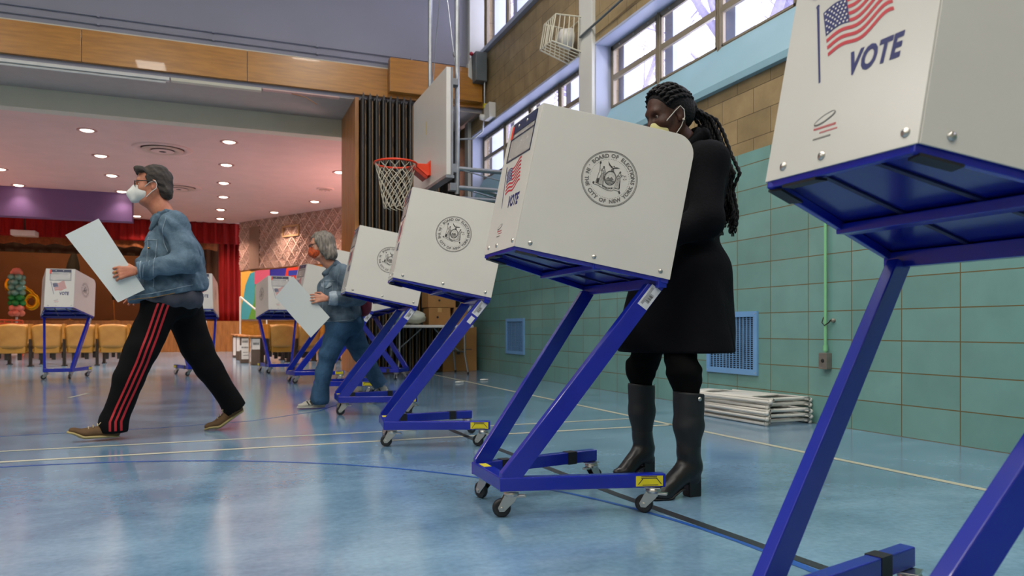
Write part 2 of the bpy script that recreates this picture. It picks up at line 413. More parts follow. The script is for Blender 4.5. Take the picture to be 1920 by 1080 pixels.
tree(7.4, 17.5, 5.0, 12, 'bare winter tree glimpsed outside the small upper corner window')

# ------------------------------------------------ floor markings
M['tapew'] = mat('cream_line_paint', '#b9b6a2', .35); M['tapeb'] = mat('blue_line_paint', '#1f4f9e', .3); M['tapek'] = mat('black_floor_tape', '#22262c', .4)
def line(pts, wd, m, label):
    b = MB(); T = Matrix.Translation((0, 0, .0012)); stroke(b, pts, wd, T)
    tag(b.build('floor_line', m), label, 'floor line')
line([(3.04, 11.6), (3.03, 4.4), (3.05, 1.0), (3.05, -5)], .045, M['tapew'], 'cream sideline running along the tiled right wall')
line([(-8, 4.55), (3.03, 4.50)], .042, M['tapew'], 'nearer of the two cream lines crossing the court')
line([(-8, 4.88), (3.03, 4.93)], .036, M['tapew'], 'farther of the two cream lines crossing the court')
line([(-1+2.57*math.cos(a), 1.78+2.57*math.sin(a)) for a in [math.pi*(i/48) for i in range(49)]]+[(-3.57, 0)], .022, M['tapeb'], 'blue painted arc curving over the near floor')
line([(1.57, 1.8), (1.575, 1.2), (1.6, -3)], .035, M['tapeb'], 'blue straight line beside the black tape, lower right')
line([(1.47, 8.2), (1.485, 4.3), (1.54, 2.7), (1.62, 1.6), (1.65, -2)], .042, M['tapek'], 'black tape strip running under the row of voting booths')
line([(-8, 5.4), (-1.28, 5.6), (-.36, 5.68), (.24, 5.85), (.8, 6.35), (1.1, 7.0)], .014, M['tapeb'], 'thin dark blue curved line by the walking man')
line([(-1.36, 8.5), (-1.27, 9.0)], .04, M['tapew'], 'short cream dash on the floor beside the leftmost booth')

# ================================================================ THE AUDITORIUM BEYOND
sbox('ceiling_auditorium', (-12, 12.95, 3.92), (4.6, 24.4, 4.1), M['pink'])
sbox('wall_right_auditorium', (4.4, 12.95, 0), (4.6, 19, 3.92), M['pink'])
sbox('ceiling_bulkhead', (-12, 19.8, 3.25), (-1.86, 20.15, 3.92), M['purple'])
# splayed relief wall
RA = Vector((.7, 24.0, 0)); RD = Vector((3.16-.7, 19.9-24.0, 0)).normalized(); RN = Vector((RD.y, -RD.x, 0))
if RN.y > 0: RN = -RN
def rw(s, z, o=0): return RA+RD*s+Vector((0, 0, z))+RN*o
P = []; nz, ns = 90, 300
for i in range(nz+1):
    row = []
    for j in range(ns+1):
        s_ = 6.6*j/ns; z = 2.46+1.46*i/nz
        u = s_/.40; v = (z-2.46)/.42
        a = abs((u % 1)-.5)+abs((v % 1)-.5)
        a2 = abs(((u+.5) % 1)-.5)+abs(((v+.5) % 1)-.5); q = min(a, a2)
        hgt = .07*(1 if (q % .17) > .075 else 0)*(.6+.8*q)
        row.append(rw(s_, z, hgt))
    P.append(row)
struct(MB().sheet(P, sm=False).build('wall_relief', M['relief']))
struct(MB().prism([rw(0, 0), rw(6.6, 0), rw(6.6, 0, -.2), rw(0, 0, -.2)], (0, 0, .93)).build('wall_dado', M['wood']))
struct(MB().prism([rw(0, .93), rw(6.6, .93), rw(6.6, .93, -.2), rw(0, .93, -.2)], (0, 0, 2.99)).build('wall_splayed', M['relief']))
struct(MB().prism([rw(0, 2.42, .03), rw(6.6, 2.42, .03), rw(6.6, 2.42, 0), rw(0, 2.42, 0)], (0, 0, .04)).build('trim_16', M['woodp']))
# stage
sbox('wall_stage_front', (-12, 24.2, 0), (1.0, 24.4, .93), M['woodp'])
sbox('floor_stage', (-12, 24.4, .78), (1.5, 29.8, .92), M['wood'])
sbox('wall_stage_back', (-12, 28.5, .9), (1.5, 28.7, 7), M['stagedark'])
sbox('wall_stage_right', (1.3, 24.3, 0), (1.5, 28.5, 7), M['stagedark2'])
sbox('ceiling_stage', (-12, 24.3, 5.6), (1.5, 28.7, 5.8), M['stagedark2'])
sbox('wall_proscenium', (-12, 24.6, 3.95), (1.5, 24.8, 6), M['stagedark2'])
def drape(name, x0_, x1_, y, z0_, z1_, amp, per, m, label, seed=1, scallop=0):
    rnd = random.Random(seed); n = int((x1_-x0_)/.03); P = []
    ph = [rnd.uniform(0, 6) for _ in range(3)]
    for i in range(9):
        t = i/8; row = []
        for j in range(n+1):
            x = x0_+(x1_-x0_)*j/n
            yy = y+amp*(math.sin(2*math.pi*x/per+ph[0])+.4*math.sin(5*math.pi*x/per+ph[1]))*(.5+.5*(1-t))
            zb = z0_+scallop*abs(math.sin(math.pi*x/per))
            row.append((x, yy, z1_+(zb-z1_)*t))
        P.append(row)
    return tag(MB().sheet(P).build(name, m, solid=.01), label, 'curtain')
drape('stage_valance', -12, .72, 24.3, 3.28, 3.93, .05, .28, M['curtain'], 'red velvet valance across the top of the stage', 2)
drape('valance_fringe', -12, .04, 24.42, 3.06, 3.4, .05, .5, M['trimgold'], 'brown gold fringed border under the red valance', 4, .05)
drape('stage_curtain', .08, .70, 24.5, .93, 3.9, .07, .16, M['curtain'], 'gathered red stage curtain at the right edge of the stage', 5)
drape('leg_curtain', -.5, .1, 25.0, .93, 3.5, .07, .22, M['stagedark'], 'brown side curtain just left of the red stage curtain', 6)
drape('border_cloth', -12, 1.2, 26.2, 3.0, 4.6, .04, .6, M['stagedark2'], 'dark border cloth hanging high inside the stage', 7)
area('stage_work_light', (-4, 26.0, 5.3), (0, 0, 0), 5, .5, 260, (1, .62, .32))
area('added_ceiling_uplight_left', (-8.5, 18.0, .9), (math.radians(180), math.radians(-20), 0), 1.5, 4, 620, (1, .50, .40))  # unseen uplight added to warm the auditorium ceiling from the left
area('added_ceiling_uplight_right', (3.9, 15.5, 1.2), (math.radians(180), math.radians(12), 0), .5, 3, 120, (1, .66, .64))  # second added uplight, hidden behind the jamb, lifts the ceiling at right

# recessed downlights
M['bulb'] = mat('lamp_glow', (1, .82, .62, 1), .5, emit=14)
M['trimr'] = mat('downlight_trim', '#c08a84', .4, .3)
DL = [(-1.95,13.76),(.21,13.71),(.19,15.65),(-2.0,15.7),(-2.04,17.63),(.16,17.61),(2.37,15.52),(-4.12,19.58),(.17,19.46),(.12,21.57),(2.33,19.33),(1.5,21.51),(.12,23.34),(-2.06,19.59),(-2.1,23.68),(-4.06,17.76),(2.35,17.47),(-4.1,15.7),(-4.1,13.8)]
proto = None
for i, (x, y) in enumerate(DL):
    if (x, y) == (2.35, 17.47): continue
    where = ['nearest', 'second', 'third', 'fourth', 'fifth', 'sixth', 'seventh', 'eighth']
    col_ = 'left' if x < -3 else ('centre left' if x < -1 else ('centre' if x < 1 else 'right'))
    rank = sorted([q[1] for q in DL if (q[0] < -3) == (x < -3) and (-3 <= q[0] < -1) == (-3 <= x < -1) and (-1 <= q[0] < 1) == (-1 <= x < 1) and (q[0] > 1) == (x > 1)]).index(y)
    lab = 'round recessed downlight in the pink ceiling, %s from the gym in the %s row' % (where[rank], col_)
    if proto is None:
        proto = empty('recessed_downlight', (x, y, 3.92), 0, lab, 'ceiling light', 'downlights in the pink ceiling')
        MB().lathe([(.15, 0), (.15, -.008), (.105, -.012), (.10, 0), (.095, -.004)]).build('trim_ring', M['trimr'], proto)
        MB().lathe([(.097, -.006), (.06, -.02), (0, -.025)]).build('lamp', M['bulb'], proto)
    else: dup(proto, (x, y, 3.92), 0, lab)
    l = bpy.data.lights.new('downlight_beam', 'SPOT'); l.energy = 300 if not (19.4 < y < 19.8 and x < -1) else 35; l.color = (1, .80, .68); l.spot_size = math.radians(120); l.spot_blend = .8; l.shadow_soft_size = .09
    o = bpy.data.objects.new('downlight_beam', l); o.location = (x, y, 3.88); C.objects.link(o)
# the downlights aim down; the two added uplights brighten the ceiling
def diffuser(x, y, r, label):
    e = empty('ceiling_diffuser', (x, y, 3.92), 0, label, 'air diffuser')
    k = r/.5
    MB().lathe([(.5*k, 0), (.49*k, -.02), (.40*k, -.025), (.36*k, 0)], n=40).build('outer_ring', M['pink'], e)
    MB().lathe([(.35*k, -.03), (.33*k, -.045), (.22*k, -.04), (.2*k, -.02)], n=40).build('middle_ring', M['relief'], e)
    MB().lathe([(.19*k, -.05), (.14*k, -.06), (.06*k, -.055)], n=40).build('inner_ring', M['pink'], e)
    MB().lathe([(.36*k, -.003), (0, -.004)], n=40).build('throat', mat('rusty_throat', '#5a342c', .8), e)
    MB().lathe([(.062*k, -.055), (0, -.05)], n=5).build('core', M['dark'], e)
diffuser(-.89, 14.68, .5, 'large round ceiling air diffuser nearest the gym, above the walking man')
diffuser(-.79, 18.52, .5, "second round ceiling air diffuser farther back, behind the man's head")
diffuser(2.34, 17.47, .2, 'small round ceiling fitting at the right of the pink ceiling')
# things on the relief wall
def wallbox(name, s0, s1, z0_, z1_, m, label, cat, frame=None, d=.05):
    if frame:
        e = empty(name, tuple(rw((s0+s1)/2, z0_)), 0, label, cat)
        def loc(s, z, o): return rw(s, z, o)-Vector(e.location)
        fb = MB(); t = .05
        for (a, c, g, h) in ((s0, s1, z0_, z0_+t), (s0, s1, z1_-t, z1_), (s0, s0+t, z0_, z1_), (s1-t, s1, z0_, z1_)):
            fb.prism([loc(a, g, .03), loc(c, g, .03), loc(c, g, d+.04), loc(a, g, d+.04)], (0, 0, h-g))
        fb.build('frame', frame, e)
        MB().prism([loc(s0+t, z0_+t, .03), loc(s1-t, z0_+t, .03), loc(s1-t, z0_+t, .05), loc(s0+t, z0_+t, .05)], (0, 0, z1_-z0_-2*t)).build('grille', m, e); return e
    return tag(MB().prism([rw(s0, z0_, 0), rw(s1, z0_, 0), rw(s1, z0_, d), rw(s0, z0_, d)], (0, 0, z1_-z0_)).build(name, m, bevel=.01), label, cat)
wallbox('wall_speaker', .55, 1.05, 2.47, 3.72, mat('brown_speaker_cloth', '#8a6a58', .85, var=.1, scale=60), 'tall flat brown speaker panel on the relief wall', 'speaker', d=.08)
wallbox('wall_register', 2.17, 2.95, 3.30, 3.62, mat('brown_register', '#7a5440', .7), 'framed rectangular vent high on the relief wall', 'vent', frame=mat('register_frame', '#a8825c', .6))
# mural
e = empty('mural', tuple(rw(.1, .96)), 0, 'colourful abstract painted mural below the relief wall', 'mural')
def mp(pts, hexc, o, k=[0]):
    k[0] += 1; m = mat('mural_paint_'+hexc[1:], hexc, .55)
    b = MB(); b.prism([rw(s, z, o)-Vector(e.location) for s, z in pts], tuple(RN*.004)); b.build('painted_shape', m, e)
z0_, z1_ = .98, 2.42
mp([(.05, z0_), (3.9, z0_), (3.9, z1_), (.05, z1_)], '#e8b04e', .03)
mp([(.05, z0_), (.9, z0_), (.95, 1.3), (1.0, 2.0), (.95, z1_), (.55, 2.35), (.30, 2.0), (.22, 1.7), (.1, 1.4)], '#3f9fae', .035)
mp([(.45, z0_), (1.6, z0_), (1.4, 1.4), (1.35, 2.0), (.8, 2.0), (.75, 1.5)], '#5f9a3a', .04)
mp([(.78, 2.02), (1.5, 2.02), (2.0, 2.25), (1.7, z1_), (.8, z1_)], '#cf5a74', .045)
mp([(1.55, 2.1), (2.35, 2.1), (2.35, z1_), (1.55, z1_)], '#2a2a8c', .05)
mp([(2.2, 1.9), (3.0, 1.9), (3.0, z1_), (2.36, z1_)], '#d03a26', .055)
mp([(2.45, 2.2), (3.0, 2.2), (3.0, 2.34), (2.45, 2.34)], '#2a3a9c', .06)
mp([(3.0, .98), (3.9, .98), (3.9, z1_), (3.0, z1_)], '#d98224', .05)
mp([(1.0, .98), (1.5, .98), (1.6, 1.14), (1.2, 1.2), (1.0, 1.1)], '#2a2a8c', .06)
mp([(1.45, .98), (2.0, .98), (1.9, 1.28), (1.65, 1.3), (1.5, 1.15)], '#dc4a30', .065)
mp([(2.0, .98), (2.75, .98), (2.65, 1.28), (2.0, 1.3)], '#26402a', .06)
mp([(2.75, .98), (3.3, .98), (3.3, 1.3), (2.65, 1.3)], '#c85a8a', .065)
mp([(3.3, .98), (3.85, .98), (3.85, 1.25), (3.4, 1.3)], '#3a9fb0', .07)
# handrail, portrait, projector, flags
b = MB().tube([(.65, 22.9, 1.62), (1.36, 22.5, .98), (1.5, 22.42, .98)], .028, 10).tube([(.65, 22.9, 1.62), (.65, 22.9, 0)], .022, 8).tube([(1.36, 22.5, .98), (1.36, 22.5, 0)], .022, 8)
tag(b.build('handrail', M['paper']), 'white sloping handrail in front of the mural', 'handrail')
e = empty('portrait_print', (-.39, 24.19, .60), 0, 'small paper portrait of a person taped to the wooden stage front', 'picture')
MB().box((-.13, 0, 0), (.13, .006, .34)).build('sheet', M['paper'], e)
b = MB(); T = Matrix.Translation((0, -.002, .0)) @ Matrix.Rotation(math.pi/2, 4, 'X')
disc(b, (0, .19), .06, T, 0, 16, .085); T2 = Matrix.Translation((0, -.003, 0)) @ Matrix.Rotation(math.pi/2, 4, 'X')
b.poly([T2 @ Vector(p) for p in ((-.1, .02, 0), (.1, .02, 0), (.07, .09, 0), (-.07, .09, 0))], 1); stroke(b, [(-.06, .2), (-.04, .27), (.04, .27), (.06, .2)], .02, T2, 2)
b.build('photo', [mat('print_skin', '#8a5a44', .6), mat('print_coat', '#4a4a52', .6), mat('print_hair', '#2a221e', .6)], e)
e = empty('projector', (-4.66, 22.8, 3.12), 0, 'white ceiling projector hanging before the stage valance', 'projector')
MB().box((-.28, -.22, 0), (.28, .22, .14)).build('housing', M['plwhite'], e, bevel=.02)
MB().lathe([(0, 0), (.05, 0), (.05, .03), (.035, .035)], (.1, .22, .07), 'Y', 16).build('lens', M['dark'], e)
MB().tube([(0, 0, .14), (0, 0, .8)], .02, 8).box((-.1, -.1, .79), (.1, .1, .8)).build('mount_pole', M['iron'], e)
for i, (x, y, z0_, z1_, lab) in enumerate(((-4.4, 27.6, 1.2, 3.1, 'dark furled flag on a pole at the back of the stage, behind the leftmost booth'), (-3.05, 27.1, .95, 2.6, "dark furled flag on a pole on stage, behind the man's white folder"))):
    e = empty('furled_flag', (x, y, .93), 0, lab, 'flag')
    MB().tube([(0, 0, 0), (.12*(1-2*i), 0, 2.4)], .018, 8).lathe([(.16, 0), (.15, .03), (.03, .06)]).build('pole', M['wood'], e)
    b = MB(); P = []
    for a in range(13):
        t = a/12; r = .05+.13*math.sin(math.pi*min(t*1.1, 1))*(.7+.3*math.sin(5*t))
        P.append([((.12-.1*t)*(1-2*i)+r*math.cos(q)*(1+.25*math.sin(3*q)), r*.7*math.sin(q), 2.3-t*1.6) for q in [2*math.pi*k/16 for k in range(17)]])
    b.sheet(P).build('flag_cloth', mat('black_cloth', '#14120f', .9), e)
# ================================================================ VOTING BOOTHS
L_, WR, WF = .604, .176, .31
XR, ZR, XF, ZF, BH, PR, PF = .056, .996, .602, .877, .531, .173, .335
TA = math.atan2(ZR-ZF, XF-XR)
UP = Vector((math.sin(TA), 0, math.cos(TA)))
def side_T(sg, off=.0):
    """frame on the outside of a side panel: x towards the voter, y up, z outward"""
    o = Vector((XR, sg*PR, ZR)); ex = (Vector((XF, sg*PF, ZF))-o).normalized()
    n = ex.cross(UP).normalized()
    if n.y*sg < 0: n = -n
    return o, ex, n
def seal_mesh():
    b = MB(); I = Matrix.Identity(4)
    for r, wd in ((1.0, .018), (.955, .010), (.975, .008)):
        stroke(b, [(r*math.cos(2*math.pi*k/64), r*math.sin(2*math.pi*k/64)) for k in range(64)], wd, I, 1, True)
    for k in range(72):
        a = 2*math.pi*k/72; disc(b, (.70*math.cos(a), .70*math.sin(a)), .011, I, 0, 6)
    def arc_text(t, a0, a1, r, sz, inward=False):
        wt = [{' ': .75, 'I': .45, 'W': 1.35, 'N': 1.12, 'O': 1.1, 'L': .85, 'E': .9}.get(ch, 1.0) for ch in t]; tot = sum(wt); acc = 0
        for ch, w1 in zip(t, wt):
            a = a0+(a1-a0)*(acc+w1/2)/tot; acc += w1
            if ch == ' ': continue
            T = Matrix.Translation((r*math.cos(a), r*math.sin(a), 0)) @ Matrix.Rotation(a-math.pi/2+(math.pi if inward else 0), 4, 'Z')
            text_into(b, ch, sz, T, 1, offset=.0075)
    R = math.radians
    arc_text('BOARD OF ELECTIONS', R(148), R(-4), .765, .19)
    arc_text('IN THE CITY OF NEW YORK', R(164), R(352), .875, .185, True)
    disc(b, (.86*math.cos(R(157)), .86*math.sin(R(157))), .02, I, 1); disc(b, (.86*math.cos(R(-9)), .86*math.sin(R(-9))), .02, I, 1)
    # shield, sun and hills, globe and eagle, the two standing figures, the ribbon
    def S(pts, wd, mi=0, closed=False): stroke(b, pts, wd, I, mi, closed)
    oval = [(.02+.205*math.cos(a), .03+.25*math.sin(a)) for a in [2*math.pi*k/28 for k in range(28)]]
    S(oval, .03, 0, True); S([(.02+.17*math.cos(a), .03+.21*math.sin(a)) for a in [2*math.pi*k/28 for k in range(28)]], .008, 1, True)
    for y, x0_, x1_ in ((-.06, -.15, .19), (-.085, -.14, .18), (-.115, -.12, .17), (-.15, -.1, .15), (-.18, -.07, .12)): S([(x0_, y), ((x0_+x1_)/2, y+.025), (x1_, y)], .014)
    b.poly([(-.13, -.02, 0), (-.05, .07, 0), (.0, .02, 0), (.06, .09, 0), (.17, -.02, 0)], 1)
    for k in range(7):
        a = math.pi*(k+.5)/7; S([(.03+.07*math.cos(a), .08+.07*math.sin(a)), (.03+.12*math.cos(a), .08+.12*math.sin(a))], .008, 1)
    disc(b, (.05, .335), .055, I, 1, 12); S([(-.02, .28), (.12, .28)], .03)
    b.poly([(.02, .42, 0), (.10, .42, 0), (.09, .36, 0), (.03, .36, 0)], 0)
    b.poly([(.04, .44, 0), (-.06, .50, 0), (-.16, .62, 0), (-.11, .48, 0), (.0, .39, 0)], 0); b.poly([(.08, .44, 0), (.18, .46, 0), (.30, .45, 0), (.2, .41, 0), (.1, .39, 0)], 0)
    disc(b, (.075, .47), .025, I, 0, 8)
    for sx, x0_ in ((1, -.30), (-1, .36)):
        hx = x0_+.03*sx; disc(b, (hx, .36 if sx > 0 else .30), .034, I, 1, 10, .045)
        t = .30 if sx > 0 else .24
        S([(hx-.045, t), (hx-.055, t-.08), (hx-.035, t-.15), (hx-.06, t-.26), (hx-.085, t-.40), (hx-.10, -.26)], [.012, .014, .012, .02, .026, .03] if sx > 0 else .012)
        S([(hx+.045, t), (hx+.055, t-.08), (hx+.035, t-.15), (hx+.055, t-.26), (hx+.065, t-.40), (hx+.075, -.27)], [.012, .014, .014, .024, .034, .04] if sx < 0 else [.012, .012, .014, .02, .022, .026])
        S([(hx-.045, t), (hx-.01, t+.025), (hx+.045, t)], .022, 1)
        S([(hx-.04, t-.05), (hx+.03, t-.12), (hx+.03, t-.15)], .016); S([(hx+.03, t-.03), (hx-.02, t-.10)], .012, 1); S([(hx-.035, t-.155), (hx+.035, t-.15)], .012)
        for q0, q1 in ((-.03, -.06), (-.012, -.03), (.01, .0), (.03, .035)): S([(hx+q0, t-.16), (hx+(q0+q1)/2+.012, t-.32), (hx+q1, -.255)], [.006, .012, .008], 1)
        S([(hx-.10, -.262), (hx-.04, -.28), (hx+.02, -.268), (hx+.08, -.28)], .012)
        S([(hx-.045*sx, t-.01), (hx-.09*sx, t-.10), (hx-.105*sx, t+.02 if sx > 0 else t-.02)], [.022, .018, .014])
        S([(hx+.045*sx, t-.02), (hx+.085*sx, t-.12), (hx+.06*sx, t-.20)], [.02, .018, .012])
        disc(b, (hx-.005*sx, (.375 if sx > 0 else .315)), .03, I, 0, 8, .035)
    S([(-.42, .47), (-.40, .2), (-.46, -.22)], .016); disc(b, (-.42, .5), .035, I, 0, 8, .055); b.poly([(-.44, -.25, 0), (-.37, -.22, 0), (-.37, -.05, 0), (-.43, -.08, 0)], 0)
    S([(.42, .22), (.52, .2), (.56, .24)], .018); S([(.52, .2), (.50, .08)], .008); S([(.47, .08), (.54, .07)], .018); S([(.56, .22), (.58, .1)], .008); S([(.55, .09), (.61, .1)], .018)
    S([(-.56, -.20), (-.52, -.30), (-.36, -.31), (-.24, -.36), (0, -.42), (.16, -.41), (.22, -.35), (.40, -.37), (.46, -.44)], .016)
    S([(-.52, -.22), (-.40, -.25), (-.22, -.27), (0, -.33), (.2, -.29), (.44, -.31)], .012, 1)
    for i, ch in enumerate('EXCELSIOR'):
        x = -.19+.042*i; text_into(b, ch, .075, Matrix.Translation((x, -.385+.55*abs(x)**1.3, 0)), 0, offset=.004)
    b.poly([(-.56, -.2, 0), (-.5, -.22, 0), (-.52, -.31, 0), (-.57, -.28, 0)], 0); b.poly([(.42, -.33, 0), (.48, -.42, 0), (.44, -.47, 0), (.39, -.4, 0)], 0)
    return b
SEAL = seal_mesh()
def place(mbsrc, T, name, mats, parent):
    b = MB(); b.v = [tuple(T @ Vector((v[0], v[1], v[2] if len(v) > 2 else 0))) for v in mbsrc.v]; b.f = mbsrc.f; b.m = mbsrc.m; b.sm = mbsrc.sm
    return b.build(name, mats, parent)
def frame_T(o, ex, ey, ez): return Matrix(((ex.x, ey.x, ez.x, o.x), (ex.y, ey.y, ez.y, o.y), (ex.z, ey.z, ez.z, o.z), (0, 0, 0, 1)))

def make_booth():
    root = empty('voting_booth')
    t = .05; zb = .10
    # base: rear cross tube and two splayed feet
    b = MB()
    b.beam((t/2, -WR, zb+t/2), (t/2, WR, zb+t/2), t, t, 0, (1, 0, 0))
    feet = []
    for sg in (-1, 1):
        p0 = Vector((.0, sg*(WR-.02), zb+t/2)); p1 = Vector((L_, sg*(WF-.02), zb+t/2)); b.beam(p0, p1, .04, t, 0, (0, 1, 0)); feet.append((p0, p1))
    b.build('base_frame', M['blue'], root, bevel=.004)
    for sg in (-1, 1):
        dy = (WF-WR)/L_
        b = MB(); x0_, x1_ = .004, .535
        pts = [(x0_, zb+.02), (x0_, zb+.065), (x1_, ZF-.022), (x1_+.062, ZF-.036), (x0_+.075, zb+t)]
        P3 = [Vector((x, sg*(WR-.035+dy*x), z)) for x, z in pts]
        b.prism(P3, (0, sg*.033, 0)); b.build('slanted_leg', M['blue'], root, bevel=.003)
    # inventory stickers near the top of the near-side leg
    d = Vector((x1_-x0_, 0, ZF-.022-zb-.065)).normalized(); dy = (WF-WR)/L_
    def on_leg(f0, f1, w0, w1, off=.0015, sg=-1):
        base = Vector((.036, 0, zb+.05)); L2 = .90; nn = Vector((d.z, 0, -d.x)); out = []
        for f_, w_ in ((f0, w0), (f1, w0), (f1, w1), (f0, w1)):
            q = base+d*(f_*L2)+nn*w_; q.y = sg*(WR-.002+dy*q.x+off); out.append(q)
        return out
    MB().poly(on_leg(.865, .965, -.021, .021)).build('inventory_sticker', M['label'], root)
    b = MB(); rnd = random.Random(3)
    for k in range(16): f_ = .89+.0026*k; b.poly(on_leg(f_, f_+rnd.choice((.0008, .0016)), -.004, .012, .0022))
    for k in range(3): b.poly(on_leg(.875, .955, -.014+.0035*k, -.0128+.0035*k, .0022))
    b.build('barcode', M['ink'], root)
    # yellow warning labels on the foot ends
    for sg in (-1, 1):
        b = MB(); e0 = feet[0 if sg < 0 else 1]; dd = (e0[1]-e0[0]).normalized(); nn = Vector((dd.y*sg, -dd.x*sg, 0)); nn = nn if nn.y*sg > 0 else -nn
        def q(a, z, o): return e0[1]-dd*a+nn*(.0205+o)+Vector((0, 0, z))
        b.poly([q(.115, -.019, .001), q(.012, -.019, .001), q(.012, .019, .001), q(.115, .019, .001)], 0)
        for k in range(2): b.poly([q(.095, .009+.006*k, .0018), q(.035, .009+.006*k, .0018), q(.035, .012+.006*k, .0018), q(.095, .012+.006*k, .0018)], 1)
        b.poly([q(.09, -.016, .0018), q(.03, -.016, .0018), q(.03, -.0135, .0018), q(.09, -.0135, .0018)], 1)
        for a0, a1 in ((.108, .088), (.02, .04)): b.poly([q(a0, -.012, .0018), q(a0-.004, -.012, .0018), q(a1-.004, .012, .0018), q(a1, .012, .0018)], 1)
        b.build('warning_label', [M['yellow'], M['ink']], root)
    # black grip tape around the far foot
    for a in (.20, .74):
        e0 = feet[1]; dd = (e0[1]-e0[0]); c0 = e0[0]+dd*a; c1 = e0[0]+dd*(a+.075)
        MB().beam(c0, c1, .043, .053).build('grip_tape', M['black'], root)
    MB().box((.01, .05, zb+t), (.04, .12, zb+t+.001)).build('rear_label', M['yellow'], root)
    # swivel casters
    cas = [(.05, -WR+.03, 2.9), (.05, WR-.03, 1.9), (L_-.04, -WF+.03, 2.4), (L_-.03, WF-.05, .5)]
    for x, y, a in cas:
        R_ = Matrix.Rotation(a, 4, 'Z'); T = Matrix.Translation((x, y, 0)) @ R_
        b = MB(); b.box((-.03, -.024, .095), (.03, .024, .0995), 0, T)
        for v in [MB().lathe([(0, .097), (.026, .095), (.029, .086), (.024, .076), (0, .074)], n=18)]: b.add([T @ Vector(p) for p in v.v], v.f, 0, True)
        for s_ in (-1, 1):
            y_ = s_*.015; pts = [(-.024, .082), (.026, .082), (.050, .036), (.044, .022), (.026, .022), (-.012, .060)]
            q_ = MB().prism([(px, y_-.0015, pz) for px, pz in pts], (0, .003, 0)); b.add([T @ Vector(p) for p in q_.v], q_.f)
        b.box((-.052, -.012, .072), (-.012, .012, .080), 0, T)
        q_ = MB().lathe([(0, -.02), (.007, -.02), (.007, .02), (0, .02)], (.035, 0, .034), 'Y', 10); b.add([T @ Vector(p) for p in q_.v], q_.f, 0, True)
        c = b.build('caster', M['chrome'], root, bevel=.001)
        wv = MB().lathe([(.010, -.0105), (.024, -.0115), (.031, -.0105), (.034, -.004), (.034, .004), (.031, .0105), (.024, .0115), (.010, .0105)], (.035, 0, .034), 'Y', 28)
        MB().add([T @ Vector(p) for p in wv.v], wv.f, 0, True).build('wheel', M['rubber'], c)
    # writing table: tilted trapezoid on a steel rim
    ex = Vector((XF-XR, 0, ZF-ZR)).normalized()
    def tp(x, y, dz): # x along the tilt 0..1, y fraction of half width
        o = Vector((XR, 0, ZR))+ex*(x*(XF-XR)/math.cos(TA)); o.y = y*(PR-.006+(PF-PR)*x); return o+UP*dz
    b = MB(); b.prism([tp(0, -1, -.006), tp(1, -1, -.006), tp(1, 1, -.006), tp(0, 1, -.006)], tuple(UP*.010)); b.build('table_top', M['tray'], root)
    b = MB()
    for sg in (-1, 1): b.beam(tp(0, sg*.97, -.015), tp(1, sg*.985, -.017), .014, .020)
    b.beam(tp(.965, -1, -.026), tp(.965, 1, -.026), .034, .038, 0, (1, 0, 0)); b.beam(tp(.02, -1, -.014), tp(.02, 1, -.014), .02, .016, 0, (1, 0, 0))
    b.beam(tp(.55, -.99, -.018), tp(.55, .99, -.018), .05, .022, 0, (1, 0, 0))
    b.build('table_rim', M['blue'], root, bevel=.002)
    b = MB()
    for y in (-.34, .34): b.beam(tp(.03, y, -.0085), tp(.95, y, -.0085), .012, .004)
    b.build('table_groove', mat('dark_groove', '#070b38', .5), root)
    for sg in (-1, 1): MB().beam(tp(.02, sg*.93, -.027), tp(.16, sg*.93, -.027), .03, .005).build('rubber_pad', M['black'], root)
    MB().beam(tp(.03, .25, -.024), tp(.03, .75, -.024), .03, .005, 0, (1, 0, 0)).build('rubber_pad', M['black'], root)
    # folded plastic privacy screen, rounded at the two open corners
    b = MB(); TH = .0035; LS = (Vector((XF, PF, ZF))-Vector((XR, PR, ZR))).length
    for sg in (-1, 1):
        o, e1, n = side_T(sg); r = .075; bot = -.012
        pts = [(0, bot), (LS, bot), (LS, BH-r)]+[(LS-r+r*math.cos(a), BH-r+r*math.sin(a)) for a in [math.pi/2*k/8 for k in range(9)]]+[(0, BH)]
        b.prism([o+e1*x+UP*y for x, y in pts], tuple(n*TH))
    bot = Vector((XR, 0, ZR))-UP*.012
    b.prism([bot+Vector((0, -PR-.001, 0)), bot+Vector((0, PR+.001, 0)), bot+UP*(BH+.012)+Vector((0, PR+.001, 0)), bot+UP*(BH+.012)+Vector((0, -PR-.001, 0))], tuple(ex*-TH))
    b.build('privacy_screen', M['white'], root, bevel=.0015)
    # bolts
    for sg in (-1, 1):
        o, e1, n = side_T(sg)
        for a in (.09, .50, .93):
            c = o+e1*(a*LS)+UP*.012+n*TH; T = frame_T(c, e1, UP, n)
            q_ = MB().lathe([(.0085, 0), (.0085, .002), (.0055, .0045), (0, .005)], n=12); MB().add([T @ Vector(p) for p in q_.v], q_.f, 0, True).build('bolt', M['chrome'], root)
    back_n = -ex; TB = frame_T(Vector((XR, PR, ZR))+back_n*TH, Vector((0, -1, 0)), UP, back_n)   # seen from behind: x to the viewer's right
    W = 2*PR
    for x in (.045, W/2-.03, W-.025):
        T = TB @ Matrix.Translation((x, .012, 0)); q_ = MB().lathe([(.0085, 0), (.0085, .002), (.0055, .0045), (0, .005)], n=12)
        MB().add([T @ Vector(p) for p in q_.v], q_.f, 0, True).build('bolt', M['chrome'], root)
    # seals on both sides
    for sg in (-1, 1):
        o, e1, n = side_T(sg); c = o+e1*(.5*LS)+UP*(.577*BH)+n*(TH+.0008); ex_ = e1 if sg < 0 else -e1
        place(SEAL, frame_T(c, ex_, UP, n) @ Matrix.Scale(.104, 4), 'printed_seal', [M['ink'], M['inkl']], root)
